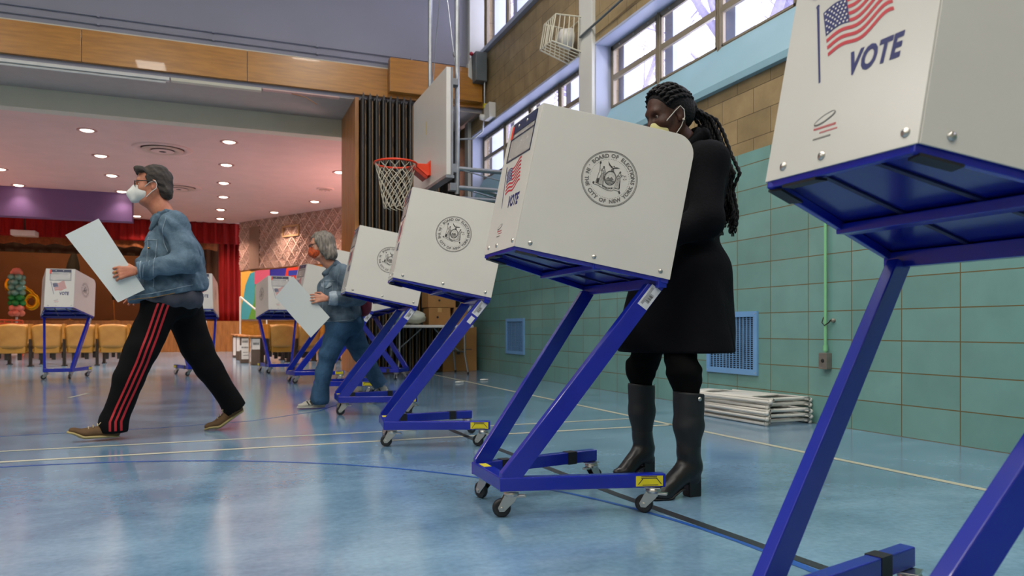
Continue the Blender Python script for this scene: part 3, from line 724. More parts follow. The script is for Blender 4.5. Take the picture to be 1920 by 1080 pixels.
    # rear panel print: flag, VOTE, maker's mark
    TB1 = TB @ Matrix.Translation((0, 0, .0008)); TB2 = TB @ Matrix.Translation((0, 0, .0013))
    def fl(s_, t_): # flag space: s along the fly, t up the hoist
        x = .084+.033*(1-t_)+.140*s_; y = .216+.102*t_+.030*s_+.009*math.sin(s_*8.5+.3)*(.4+s_); return x, y
    b = MB()
    for k in range(7):
        t0, t1 = (12-2*k)/13, (13-2*k)/13; s_0 = .40 if t0 > 6/13-.01 else 0
        n_ = 18; ps = [s_0+(1-s_0)*i/n_ for i in range(n_+1)]
        vs = [TB1 @ Vector((*fl(s_, t0), 0)) for s_ in ps]+[TB1 @ Vector((*fl(s_, t1), 0)) for s_ in ps]
        b.add(vs, [(i, i+1, i+n_+2, i+n_+1) for i in range(n_)], 1)
    n_ = 10; ps = [.40*i/n_ for i in range(n_+1)]
    vs = [TB1 @ Vector((*fl(s_, 6/13), 0)) for s_ in ps]+[TB1 @ Vector((*fl(s_, 1), 0)) for s_ in ps]
    b.add(vs, [(i, i+1, i+n_+2, i+n_+1) for i in range(n_)], 0)
    for r_ in range(7):
        for c_ in range(6 if r_ % 2 == 0 else 5):
            x, y = fl(.035+.066*c_+(.033 if r_ % 2 else 0), .505+.072*r_); disc(b, (x, y), .0023, TB2, 2, 5)
    b.poly([TB1 @ Vector(p) for p in ((.064, .336, 0), (.070, .336, 0), (.108, .168, 0), (.104, .166, 0))], 0)
    disc(b, (.066, .340), .0045, TB1, 0, 8)
    b.build('flag_print', [M['navy'], M['red'], M['paper']], root)
    b = MB(); text_into(b, 'VOTE', .062, TB1 @ Matrix.Translation((.228, .160, 0)) @ Matrix.Diagonal((.68, 1, 1, 1)), 0, offset=.0026, shear=.12, spacing=1.08); b.build('vote_lettering', M['navy'], root)
    b = MB(); stroke(b, [(.135+.024*math.cos(a), .088+.007*math.sin(a)+.3*.024*math.cos(a)) for a in [2*math.pi*k/20 for k in range(20)]], [.0012+.0022*(k > 10) for k in range(21)], TB1, 0, True)
    for x0_, x1_, y_, mi_, hh in ((.112, .164, .068, 1, .0045), (.128, .168, .059, 1, .003), (.114, .156, .048, 0, .0035)):
        k = x0_
        while k < x1_: b.poly([TB1 @ Vector(p) for p in ((k, y_, 0), (k+.0024, y_, 0), (k+.0024, y_+hh, 0), (k, y_+hh, 0))], mi_); k += .0036
    b.build('maker_mark', [M['inkl'], M['red']], root)
    # document pouch riveted to the rear panel
    x0_, x1_, y0_, y1_ = .05, .305, .362, .522
    p_ = MB(); TP = TB @ Matrix.Translation((0, 0, .001))
    p_.box((x0_, y1_-.042, 0), (x1_, y1_, .0025), 0, TP)
    for lo, hi in (((x0_, y0_), (x0_+.004, y1_)), ((x1_-.004, y0_), (x1_, y1_)), ((x0_, y0_), (x1_, y0_+.005)), ((x0_, y1_-.066), (x1_, y1_-.062))):
        p_.box((*lo, 0), (*hi, .002), 0, TP)
    pouch = p_.build('document_pouch', mat('navy_vinyl', '#222a4a', .4), root)
    q_ = MB(); P = []
    for i in range(7): P.append([TP @ Vector((x0_+(x1_-x0_)*j/10, y0_+(y1_-.042-y0_)*i/6, .003+.004*math.sin(j*1.7+i*.9)*(0 < i < 6)*(0 < j < 10))) for j in range(11)])
    q_.sheet(P).build('clear_window', M['film'], pouch)
    for x in (.12, .21):
        T = TP @ Matrix.Translation((x, y1_-.02, .0025)); l_ = MB().lathe([(.007, 0), (.006, .002), (0, .003)], n=10); MB().add([T @ Vector(p) for p in l_.v], l_.f, 0, True).build('rivet', M['chrome'], pouch)
    MB().box((x0_-.004, y1_-.062, .0026), (x0_+.016, y1_-.008, .0032), 0, TP).build('pouch_sticker', M['redo'], pouch)
    return root
def leg_patch(f0, f1, w0, w1):
    d = Vector((.531, 0, ZF-.022-.165)).normalized(); dy = (WF-WR)/L_; nn = Vector((d.z, 0, -d.x)); out = []
    for f_, w_ in ((f0, w0), (f1, w0), (f1, w1), (f0, w1)):
        q = Vector((.036, 0, .15))+d*(f_*.90)+nn*w_; q.y = -(WR-.002+dy*q.x+.0015); out.append(q)
    return out
BLANK = leg_patch(.80, .85, -.012, .014)
G = 'voting booths on casters'
B1 = make_booth(); B1.location = (.955, 2.662, 0); B1.rotation_euler = (0, 0, -.029)
tag(B1, 'white voting booth on a blue wheeled frame with the dark-coated voter standing at it', 'voting booth', G)
for x, y, a, lab in ((.996, 1.04, .023, 'nearest voting booth, cut off by the right edge of the picture'),
    (.925, 4.43, -.13, 'voting booth just left of the one the dark-coated voter uses, under the basketball hoop'),
    (.911, 6.127, -.05, 'voting booth directly behind the grey-haired walking woman, left of the hoop net'),
    (.957, 7.962, -.17, "voting booth mostly hidden behind the grey-haired woman's shoulder"),
    (.879, 9.823, .216, "voting booth showing a narrow white side between the woman's white folder and her chest"),
    (-1.993, 11.629, 1.54, 'leftmost voting booth, facing the auditorium seats left of the walking man'),
    (-.204, 11.766, 1.716, "voting booth half hidden behind the walking man's denim back"),
    (.926, 11.944, 1.573, "voting booth in front of the mural, left of the grey-haired woman's white folder"),
    (2.38, 9.95, 2.492, 'voting booth turned the other way before the dark folding partition, crossing legs behind the row')):
    bb = dup(B1, (x, y, 0), a, lab)
    if 'under the basketball hoop' in lab: MB().poly(BLANK).build('blank_sticker', M['label'], bb)

# ================================================================ BASKETBALL HOOP
e = empty('basketball_hoop', (2.24, 8.07, 2.286), 0, 'white rectangular basketball backboard with orange rim and net on pipe supports', 'basketball hoop')
MB().box((-.025, -.69, 0), (.025, .69, 1.12)).build('backboard', M['white'], e, bevel=.006)
MB().box((-.03, -.69, -.03), (.06, .69, -.001)).box((.026, -.69, 0), (.05, -.66, 1.12)).box((.026, .66, 0), (.05, .69, 1.12)).build('board_frame', M['steel'], e)
MB().box((-.0268, .08, .6), (-.0255, .11, .75)).build('tape_mark', mat('yellowed_tape', '#b5a458', .6), e)
rc = Vector((-.40, 0, .225)); rr = .2286
b = MB().tube([rc+Vector((rr*math.cos(a), rr*math.sin(a), 0)) for a in [2*math.pi*k/48 for k in range(48)]], .012, 10, closed=True)
rim = b.build('rim', M['hooporange'], e)
b = MB().prism([(-.025, -.075, .12), (-.025, -.075, .26), (-.06, -.075, .235), (-.19, -.06, .235), (-.19, -.06, .21), (-.06, -.075, .10)], (0, .15, 0))
b.box((-.034, -.10, .10), (-.0255, .10, .27)); b.build('rim_bracket', M['hooporange'], e, bevel=.003)
b = MB().prism([(-.26, -.08, .195), (-.20, -.08, .20), (-.055, -.08, .09), (-.075, -.08, .06)], (0, .16, 0)); b.build('spring_arm', M['hoopred'], e, bevel=.004)
b = MB(); NN = 12
def net(k, lv):
    a = 2*math.pi*(k+.5*(lv % 2))/NN; t = lv/7; r = rr*(1-.42*t**.8)+.0; return rc+Vector((r*math.cos(a), r*math.sin(a), -.47*(t*.94+.06*t*t)))
for lv in range(7):
    for k in range(NN):
        p = net(k, lv); q0 = net(k if lv % 2 == 0 else k, lv+1); q1 = net(k-1 if lv % 2 == 0 else k+1, lv+1)
        for q in (q0, q1):
            m_ = (p+q)/2+Vector((0, 0, -.006)); b.tube([p, m_, q], .0042, 5, caps=False)
for k in range(NN):
    p = net(k, 7); b.tube([p, p+Vector((.012, .004, -.03)), net(k+1, 7)], .004, 5, caps=False)
b.build('net', M['net'], e)
b = MB()
for yy in (-.60, .46): b.tube([(.12, yy, -.18 if yy < 0 else .0), (.12, yy, 4.62)], .026, 14)
b.tube([(.12, -.60, 1.3), (.12, -.57, 1.3)], .04, 14); b.build('hanger_pipe', M['steel'], e)
b = MB().tube([(.12, -.58, 1.05), (.12, .44, 4.0)], .006, 6).tube([(.12, .44, 1.05), (.12, -.58, 4.0)], .006, 6); b.build('cross_brace', M['steel'], e)
b = MB()
for zz, yy in ((.09, -.60), (-.11, -.60), (-.11, .0)): b.tube([(.05, yy, zz), (1.72, yy, zz)], .024, 12)
b.tube([(1.72, -.60, .09), (1.72, -.60, -.11)], .02, 8); b.build('wall_strut', M['steel'], e)
b = MB().tube([(.15, -.61, .08), (1.1, -.61, -.10)], .007, 6).tube([(.15, -.60, -.11), (.9, 0, -.11)], .007, 6).tube([(.3, -.6, -.11), (1.2, 0, -.11)], .02, 8); b.build('strut_brace', M['steel'], e)
for lo, hi in (((.03, -.64, .04), (.1, -.56, .13)), ((.03, -.64, -.15), (.1, -.56, -.07)), ((.03, -.66, .95), (.12, -.56, 1.02))): MB().box(lo, hi).build('clamp', M['steel'], e, bevel=.004)

# ================================================================ ACCORDION PARTITION
e = empty('folding_partition', (2.03, 11.32, 0), 0, 'dark accordion folding partition stacked at the right of the wide opening', 'folding partition')
for k in range(12):
    x = .02+.105*k
    b = MB(); pts = [(x, 0), (x+.008, -.03), (x+.03, -.035), (x+.05, -.005), (x+.058, .03), (x+.068, .07), (x+.08, .07), (x+.092, .03), (x+.10, .05), (x+.102, 1.2), (x, 1.2)]
    b.prism([(px, py, .03) for px, py in pts], (0, 0, 4.17+.03*(k % 2))); 
    b.build('fold', M['fold'], e, bevel=.006)
    MB().prism([(x+.058, .0, .05), (x+.066, .046, .05), (x+.084, .046, .05), (x+.076, -.002, .05)], (0, 0, 4.12)).build('seam', M['gold'], e)
    MB().prism([(x+.005, -.035, 4.19), (x+.04, -.035, 4.19), (x+.045, -.035, 4.24), (x+.022, -.035, 4.285), (x+.012, -.035, 4.235)], (0, .01, 0)).build('fold_tip', M['fold'], e)
    if k % 2 == 0: MB().tube([(x+.07, .02, 4.2), (x+.075, -.01, 4.05), (x+.07, .02, 3.9), (x+.068, .02, 3.7), (x+.075, -.01, 3.6), (x+.07, .02, 3.4)], .008, 6).build('strap', M['iron'], e)
e = empty('partition_curtain', (3.30, 12.4, 0), 0, 'dark folds closing the corner beside the tiled wall', 'folding partition')
for k in range(9):
    x = .0+.075*k; MB().prism([(x, 0, .03), (x+.03, -.05, .03), (x+.065, 0, .03), (x+.065, .2, .03), (x, .2, .03)], (0, 0, 4.1)).build('fold', M['fold'], e, bevel=.004)

# ================================================================ ON THE RIGHT WALL
def vent(y0_, y1_, z0_, z1_, label):
    e = empty('wall_vent', (WX, (y0_+y1_)/2, z0_), 0, label, 'vent')
    h = z1_-z0_; w_ = (y1_-y0_)/2; t = .045; b = MB()
    for lo, hi in (((-.018, -w_, 0), (0, w_, t)), ((-.018, -w_, h-t), (0, w_, h)), ((-.018, -w_, t), (0, -w_+t, h-t)), ((-.018, w_-t, t), (0, w_, h-t))): b.box(lo, hi)
    b.build('frame', M['ventblue'], e)
    MB().box((-.003, -w_+t, t), (-.001, w_-t, h-t)).build('recess', mat('vent_recess', '#141c26', .8), e)
    b = MB(); n = int((h-2*t)/.016)
    for k in range(n+1): z = t+(h-2*t)*k/n; b.box((-.009, -w_+t, z-.0022), (-.006, w_-t, z+.0022))
    n = 13
    for k in range(n+1): y = -w_+t+(2*w_-2*t)*k/n; b.box((-.011, y-.004, t), (-.006, y+.004, h-t))
    b.build('grille', M['ventblue'], e)
    for yy in (-w_+.02, w_-.02):
        for zz in (.02, h-.02): MB().lathe([(.005, 0), (.004, -.003), (0, -.004)], (-.0182, yy, zz), 'X', 8).build('screw', M['chrome'], e)
vent(4.80, 5.46, .31, .83, "large pale blue wall vent beside the dark-coated voter's coat hem")
vent(9.66, 10.36, .32, .84, 'small-looking distant pale blue wall vent left of the voter')
e = empty('wall_conduit_and_outlet', (WX, 4.07, .40), 0, 'mint green conduit running down the tiled wall to a steel outlet box', 'conduit')
MB().tube([(-.025, 0, .12), (-.025, 0, 1.74)], .011, 12).tube([(-.025, 0, .13), (-.025, 0, .17)], .016, 12).build('conduit', M['minc'], e)
MB().box((-.05, -.035, 0), (0, .04, .115)).build('outlet_box', M['greenbox'], e, bevel=.003)
MB().lathe([(.014, 0), (.012, -.004), (0, -.004)], (-.0505, .0, .06), 'X', 14).build('socket', M['dark'], e)
MB().tube([(-.03, .012, .37), (-.045, .012, .33), (-.04, -.005, .31), (-.03, -.035, .33), (-.025, -.05, .35)], .004, 6).build('strap', M['iron'], e)
MB().lathe([(.0, -.02), (.014, -.02), (.014, 0)], (0, -.055, .345), 'X', 12).build('pipe_hook', M['greenbox'], e)
# wire cage, alarm box, emergency light, conduit
e = empty('wire_guard_cage', (3.99, 8.02, 3.95), 0, 'cream wire cage guard on the tan block wall high beside the column', 'cage')
b = MB(); w_, h_ = .32, .36
c8 = {}
def cg(x, y, z): return Vector((x, y, z))
F_ = [cg(-.36, -.16, .10), cg(-.36, .16, .10), cg(-.30, .16, .42), cg(-.30, -.16, .42)]; Bk = [cg(.04, -.2, 0), cg(.04, .2, 0), cg(.04, .2, .42), cg(.04, -.2, .42)]
def bars(a, b2, c2, d2, n):
    for k in range(n+1):
        t = k/n; b.tube([a.lerp(b2, t), d2.lerp(c2, t)], .006, 6)
bars(F_[0], F_[1], F_[2], F_[3], 5); bars(F_[0], Bk[0], Bk[3], F_[3], 6); bars(F_[1], Bk[1], Bk[2], F_[2], 6); bars(F_[0], F_[1], Bk[1], Bk[0], 5)
for q in (F_, Bk): b.tube(q, .009, 6, closed=True)
for i in range(4): b.tube([F_[i], Bk[i]], .009, 6)
b.build('wire_frame', M['cream'], e)
MB().lathe([(0, -.16), (.10, -.14), (.13, -.02), (.10, .0), (0, .0)], (-.02, 0, .22), 'X', 20).build('clock_body', M['plwhite'], e)
b = MB().tube([(3.98, -3, 4.62), (3.98, 7.81, 4.12)], .014, 8); tag(b.build('slanting_conduit', M['greybox']), 'grey conduit slanting across the white column to the wire cage', 'conduit')
e = empty('alarm_box', (3.9, 11.2, 4.62), 0, 'grey enamel box with a small red lamp in the upper corner', 'electrical box')
MB().box((-.09, -.12, 0), (.10, .12, .46)).build('housing', M['greybox'], e, bevel=.01)
MB().prism([(-.16, .05, .10), (-.16, .05, .30), (-.10, .05, .42), (-.09, .05, .05)], (0, .12, 0)).build('horn', M['plwhite'], e, bevel=.008)
MB().ball((-.13, -.02, .44), .032).build('red_lamp', mat('red_lens', '#a01428', .3), e)
b = MB().tube([(3.98, 11.15, 4.62), (3.98, 11.15, 4.1), (3.96, 11.2, 3.85), (3.85, 11.3, 3.75), (3.6, 11.33, 3.72)], .016, 8); tag(b.build('corner_conduit', M['steel']), 'curved grey conduit dropping from the alarm box in the corner', 'conduit')
e = empty('emergency_light', (3.98, 10.95, 3.98), 0, 'small white emergency light with a yellow top on the tan block wall', 'emergency light')
MB().box((-.04, -.13, 0), (.07, .13, .24)).build('housing', M['plwhite'], e, bevel=.01)
MB().lathe([(0, -.07), (.045, -.06), (.05, .0)], (-.04, .13, .06), 'X', 14).build('lamp_head', M['plwhite'], e); MB().box((-.05, .08, .20), (.0, .14, .27)).build('lamp_head', mat('yellow_lens', '#c9c02a', .4), e)
# fluorescent battens under the beam
for i, (x0_, x1_, lab, m_) in enumerate(((-3.3, -.61, 'long pale fluorescent batten under the beam, at left', M['plwhite']), (-.59, .62, 'grey unlit batten under the beam, middle', M['cream']), (.64, 1.75, 'slim pink-tinted batten under the beam nearest the partition', M['pink']))):
    e = empty('fluorescent_batten', ((x0_+x1_)/2, 11.52, 4.23), 0, lab, 'light fixture', 'battens under the beam'); hw = (x1_-x0_)/2
    MB().box((-hw, -.05, -.045 if i < 2 else -.02), (hw, .05, 0)).build('housing', m_, e, bevel=.004)
    if i == 0: MB().tube([(-hw+.05, 0, -.062), (hw-.05, 0, -.062)], .017, 10).build('tube', M['plwhite'], e)
e = empty('dangling_wire', (1.2, 11.5, 4.20), 0, 'thin broken wire strip dangling below the beam', 'wire'); MB().tube([(-.15, 0, .0), (.05, 0, -.03), (.22, 0, -.12)], .006, 6).build('strip', M['woodp'], e)

# ================================================================ GYM CLUTTER
# stack of folded white chairs lying on the floor by the wall
def folded_chair(z, x, y, rz, lab, first=None):
    if first: return dup(first, (x, y, z), rz, lab)
    e = empty('folding_chair', (x, y, z), rz, lab, 'folding chair', 'stacked folding chairs')
    r = .012
    def U(w_, y0_, y1_, zz): return [(-w_, y0_, zz), (-w_, y1_-.05, zz), (-w_+.05, y1_, zz), (w_-.05, y1_, zz), (w_, y1_-.05, zz), (w_, y0_, zz)]
    MB().tube(U(.21, -.46, .46, .014), r, 8).tube([(-.21, -.30, .014), (.21, -.30, .014)], r*.8, 8).build('front_frame', M['plwhite'], e)
    MB().tube(U(.18, .30, -.42, .026), r, 8).tube([(-.18, .1, .026), (.18, .1, .026)], r*.8, 8).build('rear_frame', M['plwhite'], e)
    P = []
    for i in range(7): P.append([(-.16+.32*j/6, -.2+.38*i/6, .030+.006*math.cos((j-3)*.5)*math.cos((i-3)*.45)) for j in range(7)])
    MB().sheet(P).build('seat', M['plwhite'], e, solid=.008)
    P = []
    for i in range(4): P.append([(-.17+.34*j/6, .30+.13*i/3, .020+.02*math.cos((j-3)*.5)) for j in range(7)])
    MB().sheet(P).build('back_slat', M['plwhite'], e, solid=.007)
    for x_ in (-.2, .2): MB().ball((x_, -.46, .014), .017, n=8).build('foot_cap', M['plwhite'], e)
    return e
f0 = folded_chair(0, 3.80, 4.66, .02, 'white folding chair lying flat, bottom of the stack by the tiled wall')
rnd = random.Random(4)
for k, lab in enumerate(('second from the bottom of the stack by the tiled wall', 'middle of the stack by the tiled wall', 'second from the top of the stack by the tiled wall', 'topmost and slightly askew on the stack by the tiled wall')):
    folded_chair(.0385*(k+1), 3.80+rnd.uniform(-.02, .02), 4.66+rnd.uniform(-.03, .03), .02+rnd.uniform(-.03, .03) if k < 3 else .10, 'white folding chair lying flat, '+lab, f0)
# folding table, bags, boxes
e = empty('folding_table', (3.0, 10.98, 0), 0, 'white plastic folding table with grey legs before the dark partition', 'table')
MB().box((-.62, -.36, .705), (.62, .36, .745)).build('tabletop', M['plwhite'], e, bevel=.012)
for sx in (-1, 1):
    b = MB()
    for sy in (-1, 1): b.tube([(sx*.50, sy*.28, .70), (sx*.50, sy*.28, .30), (sx*.54, sy*.32, .02)], .014, 8)
    b.tube([(sx*.50, -.28, .34), (sx*.50, .28, .34)], .012, 8).tube([(sx*.50, 0, .34), (sx*.1, 0, .69)], .010, 8).build('leg_frame', M['steel'], e)
    for sy in (-1, 1): MB().ball((sx*.54, sy*.32, .02), .02, n=8).build('foot', M['rubber'], e)
def carton(x, y, z, sx, sy, sz, rz, lab, flap=0, marks=False):
    e = empty('cardboard_box', (x, y, z), rz, lab, 'cardboard box', 'cardboard boxes by the folding table')
    MB().box((-sx/2, -sy/2, 0), (sx/2, sy/2, sz)).build('carton', M['card'], e, bevel=.006)
    MB().box((-.03, -sy/2-.0015, sz*.75), (.03, -sy/2-.0002, sz)).box((-.03, -sy/2, sz+.0002), (.03, sy/2, sz+.0015)).build('packing_tape', mat('tan_tape', '#b08a55', .3), e)
    if marks: MB().box((-sx*.3, -sy/2-.002, sz*.62), (-sx*.05, -sy/2-.0005, sz*.64)).box((sx*.05, -sy/2-.002, sz*.48), (sx*.35, -sy/2-.0005, sz*.50)).box((-sx*.1, -sy/2-.002, sz*.38), (sx*.0, -sy/2-.0005, sz*.44)).build('printed_marks', M['ink'], e)
    else: MB().lathe([(.018, 0), (0, -.001)], (-sx*.1, -sy/2-.001, sz*.45), 'Y', 12).build('hand_hole', M['dark'], e)
carton(3.17, 11.08, .748, .34, .34, .26, 0, 'cardboard box resting on the folding table at its left, below another', marks=False)
carton(3.20, 11.08, 1.014, .44, .34, .24, .04, 'cardboard box stacked on the other one on the folding table')
carton(3.50, 11.02, .748, .20, .30, .27, -.05, 'narrow cardboard box at the right end of the folding table')
carton(3.68, 11.72, 0, .58, .42, .72, .02, 'tall cardboard box on the floor between the table and the tiled wall', marks=True)
b = MB(); P = []
for i in range(13):
    a_ = math.pi*i/12; row = []
    for j in range(25):
        q = 2*math.pi*j/24; r_ = 1+.10*math.sin(5*q+i)+.08*math.sin(9*q-2*i); row.append((.24*r_*math.sin(a_)*math.cos(q), .16*r_*math.sin(a_)*math.sin(q), .105+.10*math.cos(a_)*(1+.15*math.sin(3*q+i))))
    P.append(row)
b.sheet(P); tag(b.build('plastic_bag', mat('translucent_white_bag', '#c9cdbf', .35), loc=(2.72, 10.95, .757)), 'crumpled white plastic bag lying on the folding table', 'bag')
e = empty('spray_bottle', (2.48, 10.76, .746), 0, 'small clear green bottle at the left end of the folding table', 'bottle')
MB().lathe([(0, 0), (.03, 0), (.032, .10), (.014, .14), (.014, .155), (0, .155)], n=16).build('bottle_body', mat('green_bottle', '#7fa58a', .2), e); MB().lathe([(.015, .155), (.015, .18), (0, .182)], n=12).build('cap', M['plwhite'], e)
for k, (x, y) in enumerate(((2.86, 9.0), (3.3, 9.3))):
    b = MB(); b.ball((0, 0, .012), (.05, .03, .012), n=8); b.ball((.05, .02, .01), (.03, .03, .010), n=8)
    tag(b.build('paper_scrap', M['paper'], loc=(x, y, 0)), ['crumpled white paper scrap on the floor beyond the booths, nearer one', 'tiny white paper scrap on the floor close to the tiled wall'][k], 'litter')

# ================================================================ AUDITORIUM SEATS
def make_seat():
    e = empty('auditorium_seat')
    P = []
    for i in range(9):
        t = i/8; z = .34+.44*t; wd = .225+.02*t-.05*max(0, t-.85)/.15
        P.append([((wd)*(-1+2*j/10), .02-.05*(1-((j-5)/5)**2)-.06*t+0, z-.03*((j-5)/5)**2*(t > .9)) for j in range(11)])
    MB().sheet(P).build('backrest', M['seat'], e, solid=.02)
    P = []
    for i in range(5): P.append([(.22*(-1+2*j/8), .03+.30*i/4*.5, .30+.13*i/4-.02*(1-((j-4)/4)**2)) for j in range(9)])
    MB().sheet(P).build('seat_pan', M['seatd'], e, solid=.035)
    MB().box((-.20, -.015, .24), (.20, .03, .36)).build('rear_apron', M['seatd'], e, bevel=.015)
    MB().box((-.285, -.02, 0), (-.245, .10, .34)).box((-.28, -.04, .32), (-.25, .22, .52)).box((-.30, -.04, 0), (-.23, .16, .02)).build('standard', M['iron'], e, bevel=.004)
    MB().box((-.29, -.05, .50), (-.245, .20, .78)).build('arm_upright', M['wood'], e, bevel=.008)
    for x in (-.10, .10): MB().box((x-.03, .02, .12), (x+.03, .06, .27)).build('hinge', M['iron'], e)
    return e
SEATG = 'tan auditorium seats'
s0 = make_seat(); index_children(s0)
ordn = ['first', 'second', 'third', 'fourth', 'fifth', 'sixth', 'seventh', 'eighth']
first = True
for r in range(2):
    for i in range(6):
        x = -4.22+.535*i+.268; y = 15.8+.95*r; lab = 'tan curved auditorium seat, %s from the left in the %s row of the left block' % (ordn[i], ['nearest', 'second'][r])
        if first: s0.location = (x, y, 0); tag(s0, lab, 'auditorium seat', SEATG); first = False
        else: dup(s0, (x, y, 0), 0, lab)
for r in range(3):
    for i in range(4 if r < 2 else 3):
        a = .30+.10*i; x = 1.17+.53*i-.04*r; y = 14.85+.24*i+1.0*r
        dup(s0, (x, y, 0), a, 'tan curved auditorium seat, %s from the aisle in the %s row of the right block' % (ordn[i], ['nearest', 'second', 'third'][r]))
# aisle end panels of the right block with paper notices
def end_panel(x, y, lab, texts, i):
    e = empty('aisle_end_panel', (x, y, 0), 0, lab, 'seat end panel', 'seat end panels along the aisle')
    MB().box((-.02, -.26, 0), (.14, .26, .52)).build('panel', mat('grey_wood_panel', '#5c4c40', .6, var=.15), e, bevel=.01)
    MB().box((-.06, -.30, .52), (.18, .34, .56)).build('arm_cap', M['woodp'], e, bevel=.012)
    for kk, (w0, w1, zz0, zz1, side) in enumerate(texts):
        b = MB()
        if side == 'f': b.box((w0, -.2625-.0008*kk, zz0), (w1, -.2605-.0008*kk, zz1))
        else: b.box((-.0225, w0, zz0), (-.0205, w1, zz1))
        b.build('paper_notice', M['paper'], e)
    return e
e1 = end_panel(.64, 15.03, 'grey aisle end panel with notices, nearest of the four', [(-.01, .13, .30, .50, 'f'), (-.25, -.02, .28, .50, 's'), (-.02, .24, .05, .50, 's')], 0)
b = MB(); rnd = random.Random(8)
def scribble(fn, w0, w1, z, h):   # the print on the notices is too small to read: rows of dark marks
    w_ = w0
    while w_ < w1:
        d_ = rnd.uniform(.006, .014); b.poly([fn(w_, z), fn(w_+d_, z), fn(w_+d_, z+h*rnd.uniform(.8, 1)), fn(w_, z+h*rnd.uniform(.8, 1))]); w_ += d_+.006
front = lambda w_, z: (w_, -.2645, z); aside = lambda w_, z: (-.0235, w_, z)
scribble(front, .01, .11, .385, .05)
scribble(aside, -.22, -.06, .33, .05); scribble(aside, .01, .22, .42, .06); scribble(aside, .01, .23, .30, .055); scribble(aside, .05, .2, .22, .02); scribble(aside, .05, .2, .15, .02)
b.build('notice_lettering', M['ink'], e1)
e2 = end_panel(.475, 16.07, 'grey aisle end panel, second from the gym', [(.0, .135, .08, .50, 'f'), (-.035, .10, .26, .36, 'f')], 1)
end_panel(.435, 17.6, 'grey aisle end panel, third from the gym', [(-.015, .08, .20, .50, 'f')], 2)
end_panel(.40, 19.4, 'grey aisle end panel, farthest of the four', [(-.015, .05, .05, .48, 'f')], 3)
b = MB(); scribble(front, .015, .12, .41, .05); scribble(front, .0, .12, .30, .035); scribble(front, .03, .12, .21, .018); scribble(front, .03, .12, .15, .018); b.build('notice_lettering', M['ink'], e2)
# balloons on the stage lip
e = empty('balloon_column', (-4.86, 22.9, .0), 0, 'column of mint, green and pink balloons with gold foil balloons, at far left', 'balloons')
mint = mat('mint_chrome_balloon', '#7fb3a4', .15, .4); grn = mat('green_chrome_balloon', '#2f9a4a', .15, .4); pnk = mat('pink_balloon', '#f0907a', .3); gold = mat('gold_foil', '#e8a418', .2, .8)
MB().tube([(0, 0, 0), (0, 0, 1.0)], .03, 8).lathe([(.16, 0), (.16, .03), (.03, .05)]).build('stand', M['paper'], e)
for lv, (m_, n) in enumerate([(pnk, 4), (pnk, 4), (grn, 4), (grn, 4), (mint, 4), (mint, 4), (mint, 4), (mint, 4)]):
    for k in range(n):
        a = 2*math.pi*k/n+lv*.75; rr_ = .12 if lv > 1 else .10; zz = 1.10+.135*lv
        MB().ball((rr_*math.cos(a), rr_*math.sin(a), zz), (.095, .095, .085), n=12).build('balloon', m_, e)
MB().ball((0, 0, 2.20), (.12, .12, .10), n=12).ball((-.08, 0, 2.16), .07, n=10).ball((.08, 0, 2.16), .07, n=10).build('balloon', pnk, e)
b = MB().tube([Vector((-.05, .16, 1.95))+Vector((-.20*math.sin(a)*1.0, 0, .20*math.cos(a)-.1)) for a in [math.pi*(.1+.75*i/12) for i in range(13)]], [.07]*13, 12); b.build('foil_balloon', gold, e)
b = MB().tube([Vector((.30+.14*math.cos(a), .14, 1.42+.17*math.sin(a))) for a in [2*math.pi*i/20 for i in range(20)]], .07, 12, closed=True); b.tube([(.12, .14, 1.8), (.30, .14, 1.66), (.40, .14, 1.52)], .06, 12); b.build('foil_balloon', gold, e)
e = empty('orange_barrier', (-4.95, 22.3, 0), 0, 'low orange slatted barrier at the far left before the stage', 'barrier')
b = MB(); b.tube([(-.9, 0, .94), (.35, 0, .90)], .022, 8).tube([(-.9, 0, .84), (.35, 0, .82)], .02, 8)
for k in range(8): b.tube([(-.85+.16*k, 0, .94), (-.85+.16*k, 0, .80)], .014, 6)
b.tube([(-.9, 0, .94), (-.9, 0, 0)], .02, 8).tube([(.35, 0, .9), (.35, 0, 0)], .02, 8); b.build('barrier_frame', mat('coral_orange_plastic', '#f0683a', .4), e)
